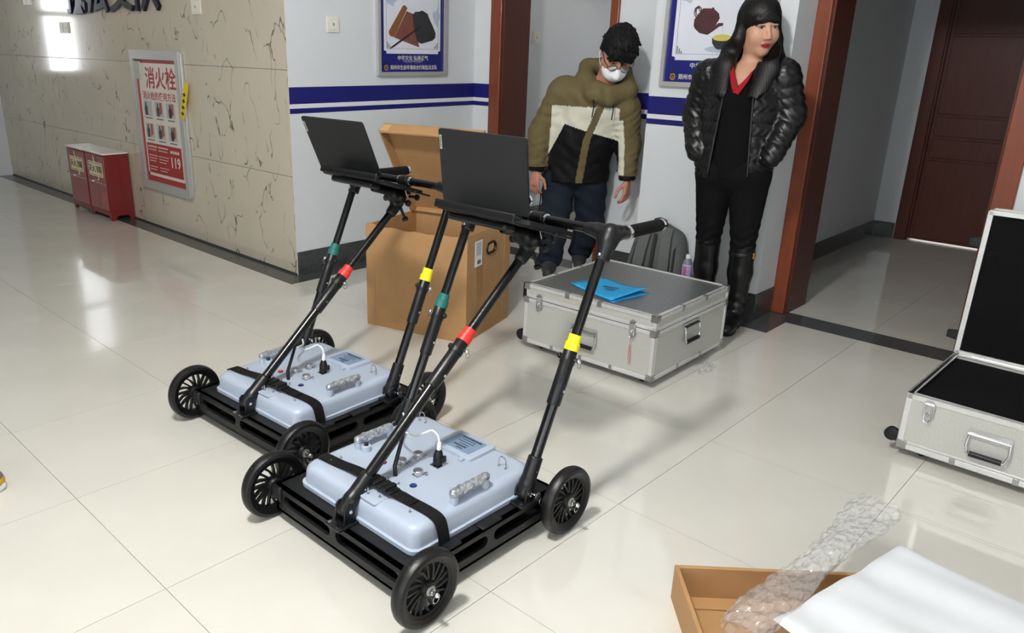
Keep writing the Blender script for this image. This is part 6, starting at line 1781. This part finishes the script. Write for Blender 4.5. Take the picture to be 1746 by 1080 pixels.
def jmat(C):
    x, y, z = C.T
    r = np.zeros(len(C), int)
    larm = x > (0.285 + 0.10 * np.clip(0.95 - z, 0, 0.2))
    rarm = x < (-0.100 - 0.10 * np.clip(1.05 - z, -0.3, 0.25) * 0.4)
    tor = ~larm & ~rarm
    r[tor & (z < 1.05) & (y < 0.05)] = 1
    r[tor & (z < 0.945 - 0.28 * (x + 0.013))] = 2
    r[tor & (x < -0.02) & (z > 0.95 + (x + 0.02) * 2.1) & (z < 1.0)] = 1
    zc = np.where(z > 0.86, 0.111 + (z - 0.86) * 0.352, 0.078 + (z - 0.58) * 0.118)
    r[tor & (np.abs(x - zc) < 0.021) & (y < 0.0)] = 0
    acx = LE[0] + (z - LE[2]) * np.where(z > LE[2], (LS[0] - LE[0]) / (LS[2] - LE[2]), (LW[0] - LE[0]) / (LW[2] - LE[2]))
    r[larm & (x < acx - 0.022) & (z < 0.98) & (z > 0.66)] = 1
    return r
mj = s.build('jacket', [M['olive'], M['offwhite'], M['jblack']], man, matfn=jmat)
for (a, b) in ((RW, (-0.181, -0.104, 0.655)), (LW, (0.3635, -0.154, 0.63))):
    MB().lathe([(0.046, -0.02), (0.05, -0.012), (0.049, 0.02), (0.04, 0.028)], a, Vector(b) - Vector(a), 24).build('knit_cuff', M['jblack'], mj)
for (x0_, z0_) in ((0.135, 1.095), (0.245, 1.085)):
    MB().tube([(x0_, -0.262, z0_), (x0_ + 0.003, -0.268, z0_ - 0.04), (x0_ - 0.002, -0.258, z0_ - 0.10)], 0.0035, 6).build('drawcord', M['jblack'], mj)
# trousers and shoes
M['navy'] = mat('dark_navy_trousers', (31, 37, 48), 0.9, spec=0.15, var=0.06, vscale=30, bump=0.3, bscale=70)
s = SDF((-0.24, -0.2, 0.03), (0.34, 0.42, 0.78), 0.005)
wl_ = lambda P, t: 0.004 * np.sin(P[..., 2] * 60 + P[..., 0] * 30) + 0.006 * np.sin(P[..., 2] * 90) * np.clip((0.18 - P[..., 2]) * 8, 0, 1)
s.cap((-0.02, 0.01, 0.64), (0.13, 0.01, 0.64), 0.105, 0.105, 0.04)
s.cap((-0.035, 0, 0.60), (-0.052, -0.025, 0.34), 0.108, 0.090, 0.02, fn=wl_); s.cap((-0.052, -0.025, 0.34), (-0.068, 0.0, 0.085), 0.090, 0.076, 0.02, fn=wl_)
s.cap((0.15, 0, 0.60), (0.165, 0.11, 0.34), 0.106, 0.090, 0.012, fn=wl_); s.cap((0.165, 0.11, 0.34), (0.118, 0.26, 0.085), 0.090, 0.076, 0.02, fn=wl_)
s.cut(lambda P: np.maximum(0.05 - P[..., 2], P[..., 2] - 0.66))
s.build('trousers', M['navy'], man)
M['sneaker'] = mat('dark_sneaker', (48, 50, 54), 0.7, var=0.1, vscale=40)
for fx, fy in ((-0.07, 0.0), (0.115, 0.265)):
    s = SDF((fx - 0.08, fy - 0.24, 0.0), (fx + 0.08, fy + 0.1, 0.13), 0.0045)
    s.cap((fx, fy + 0.03, 0.05), (fx, fy - 0.06, 0.055), 0.038, 0.04, 0.02); s.cap((fx, fy - 0.06, 0.048), (fx, fy - 0.165, 0.036), 0.043, 0.034, 0.03)
    s.cut(lambda P: 0.018 - P[..., 2])
    so_ = s.build('sneaker', M['sneaker'], man)
    MB().rings([[(fx + x * q, fy + y, z) for x, y in ((0.04, -0.1), (0.034, -0.16), (0.016, -0.2), (-0.016, -0.2), (-0.034, -0.16), (-0.04, -0.1), (-0.034, 0.0), (-0.03, 0.05), (-0.012, 0.068), (0.012, 0.068), (0.03, 0.05), (0.034, 0.0))] for z, q in ((0.001, 1.0), (0.022, 1.06), (0.028, 1.0))]).build('sole', M['shoe_white'], so_)
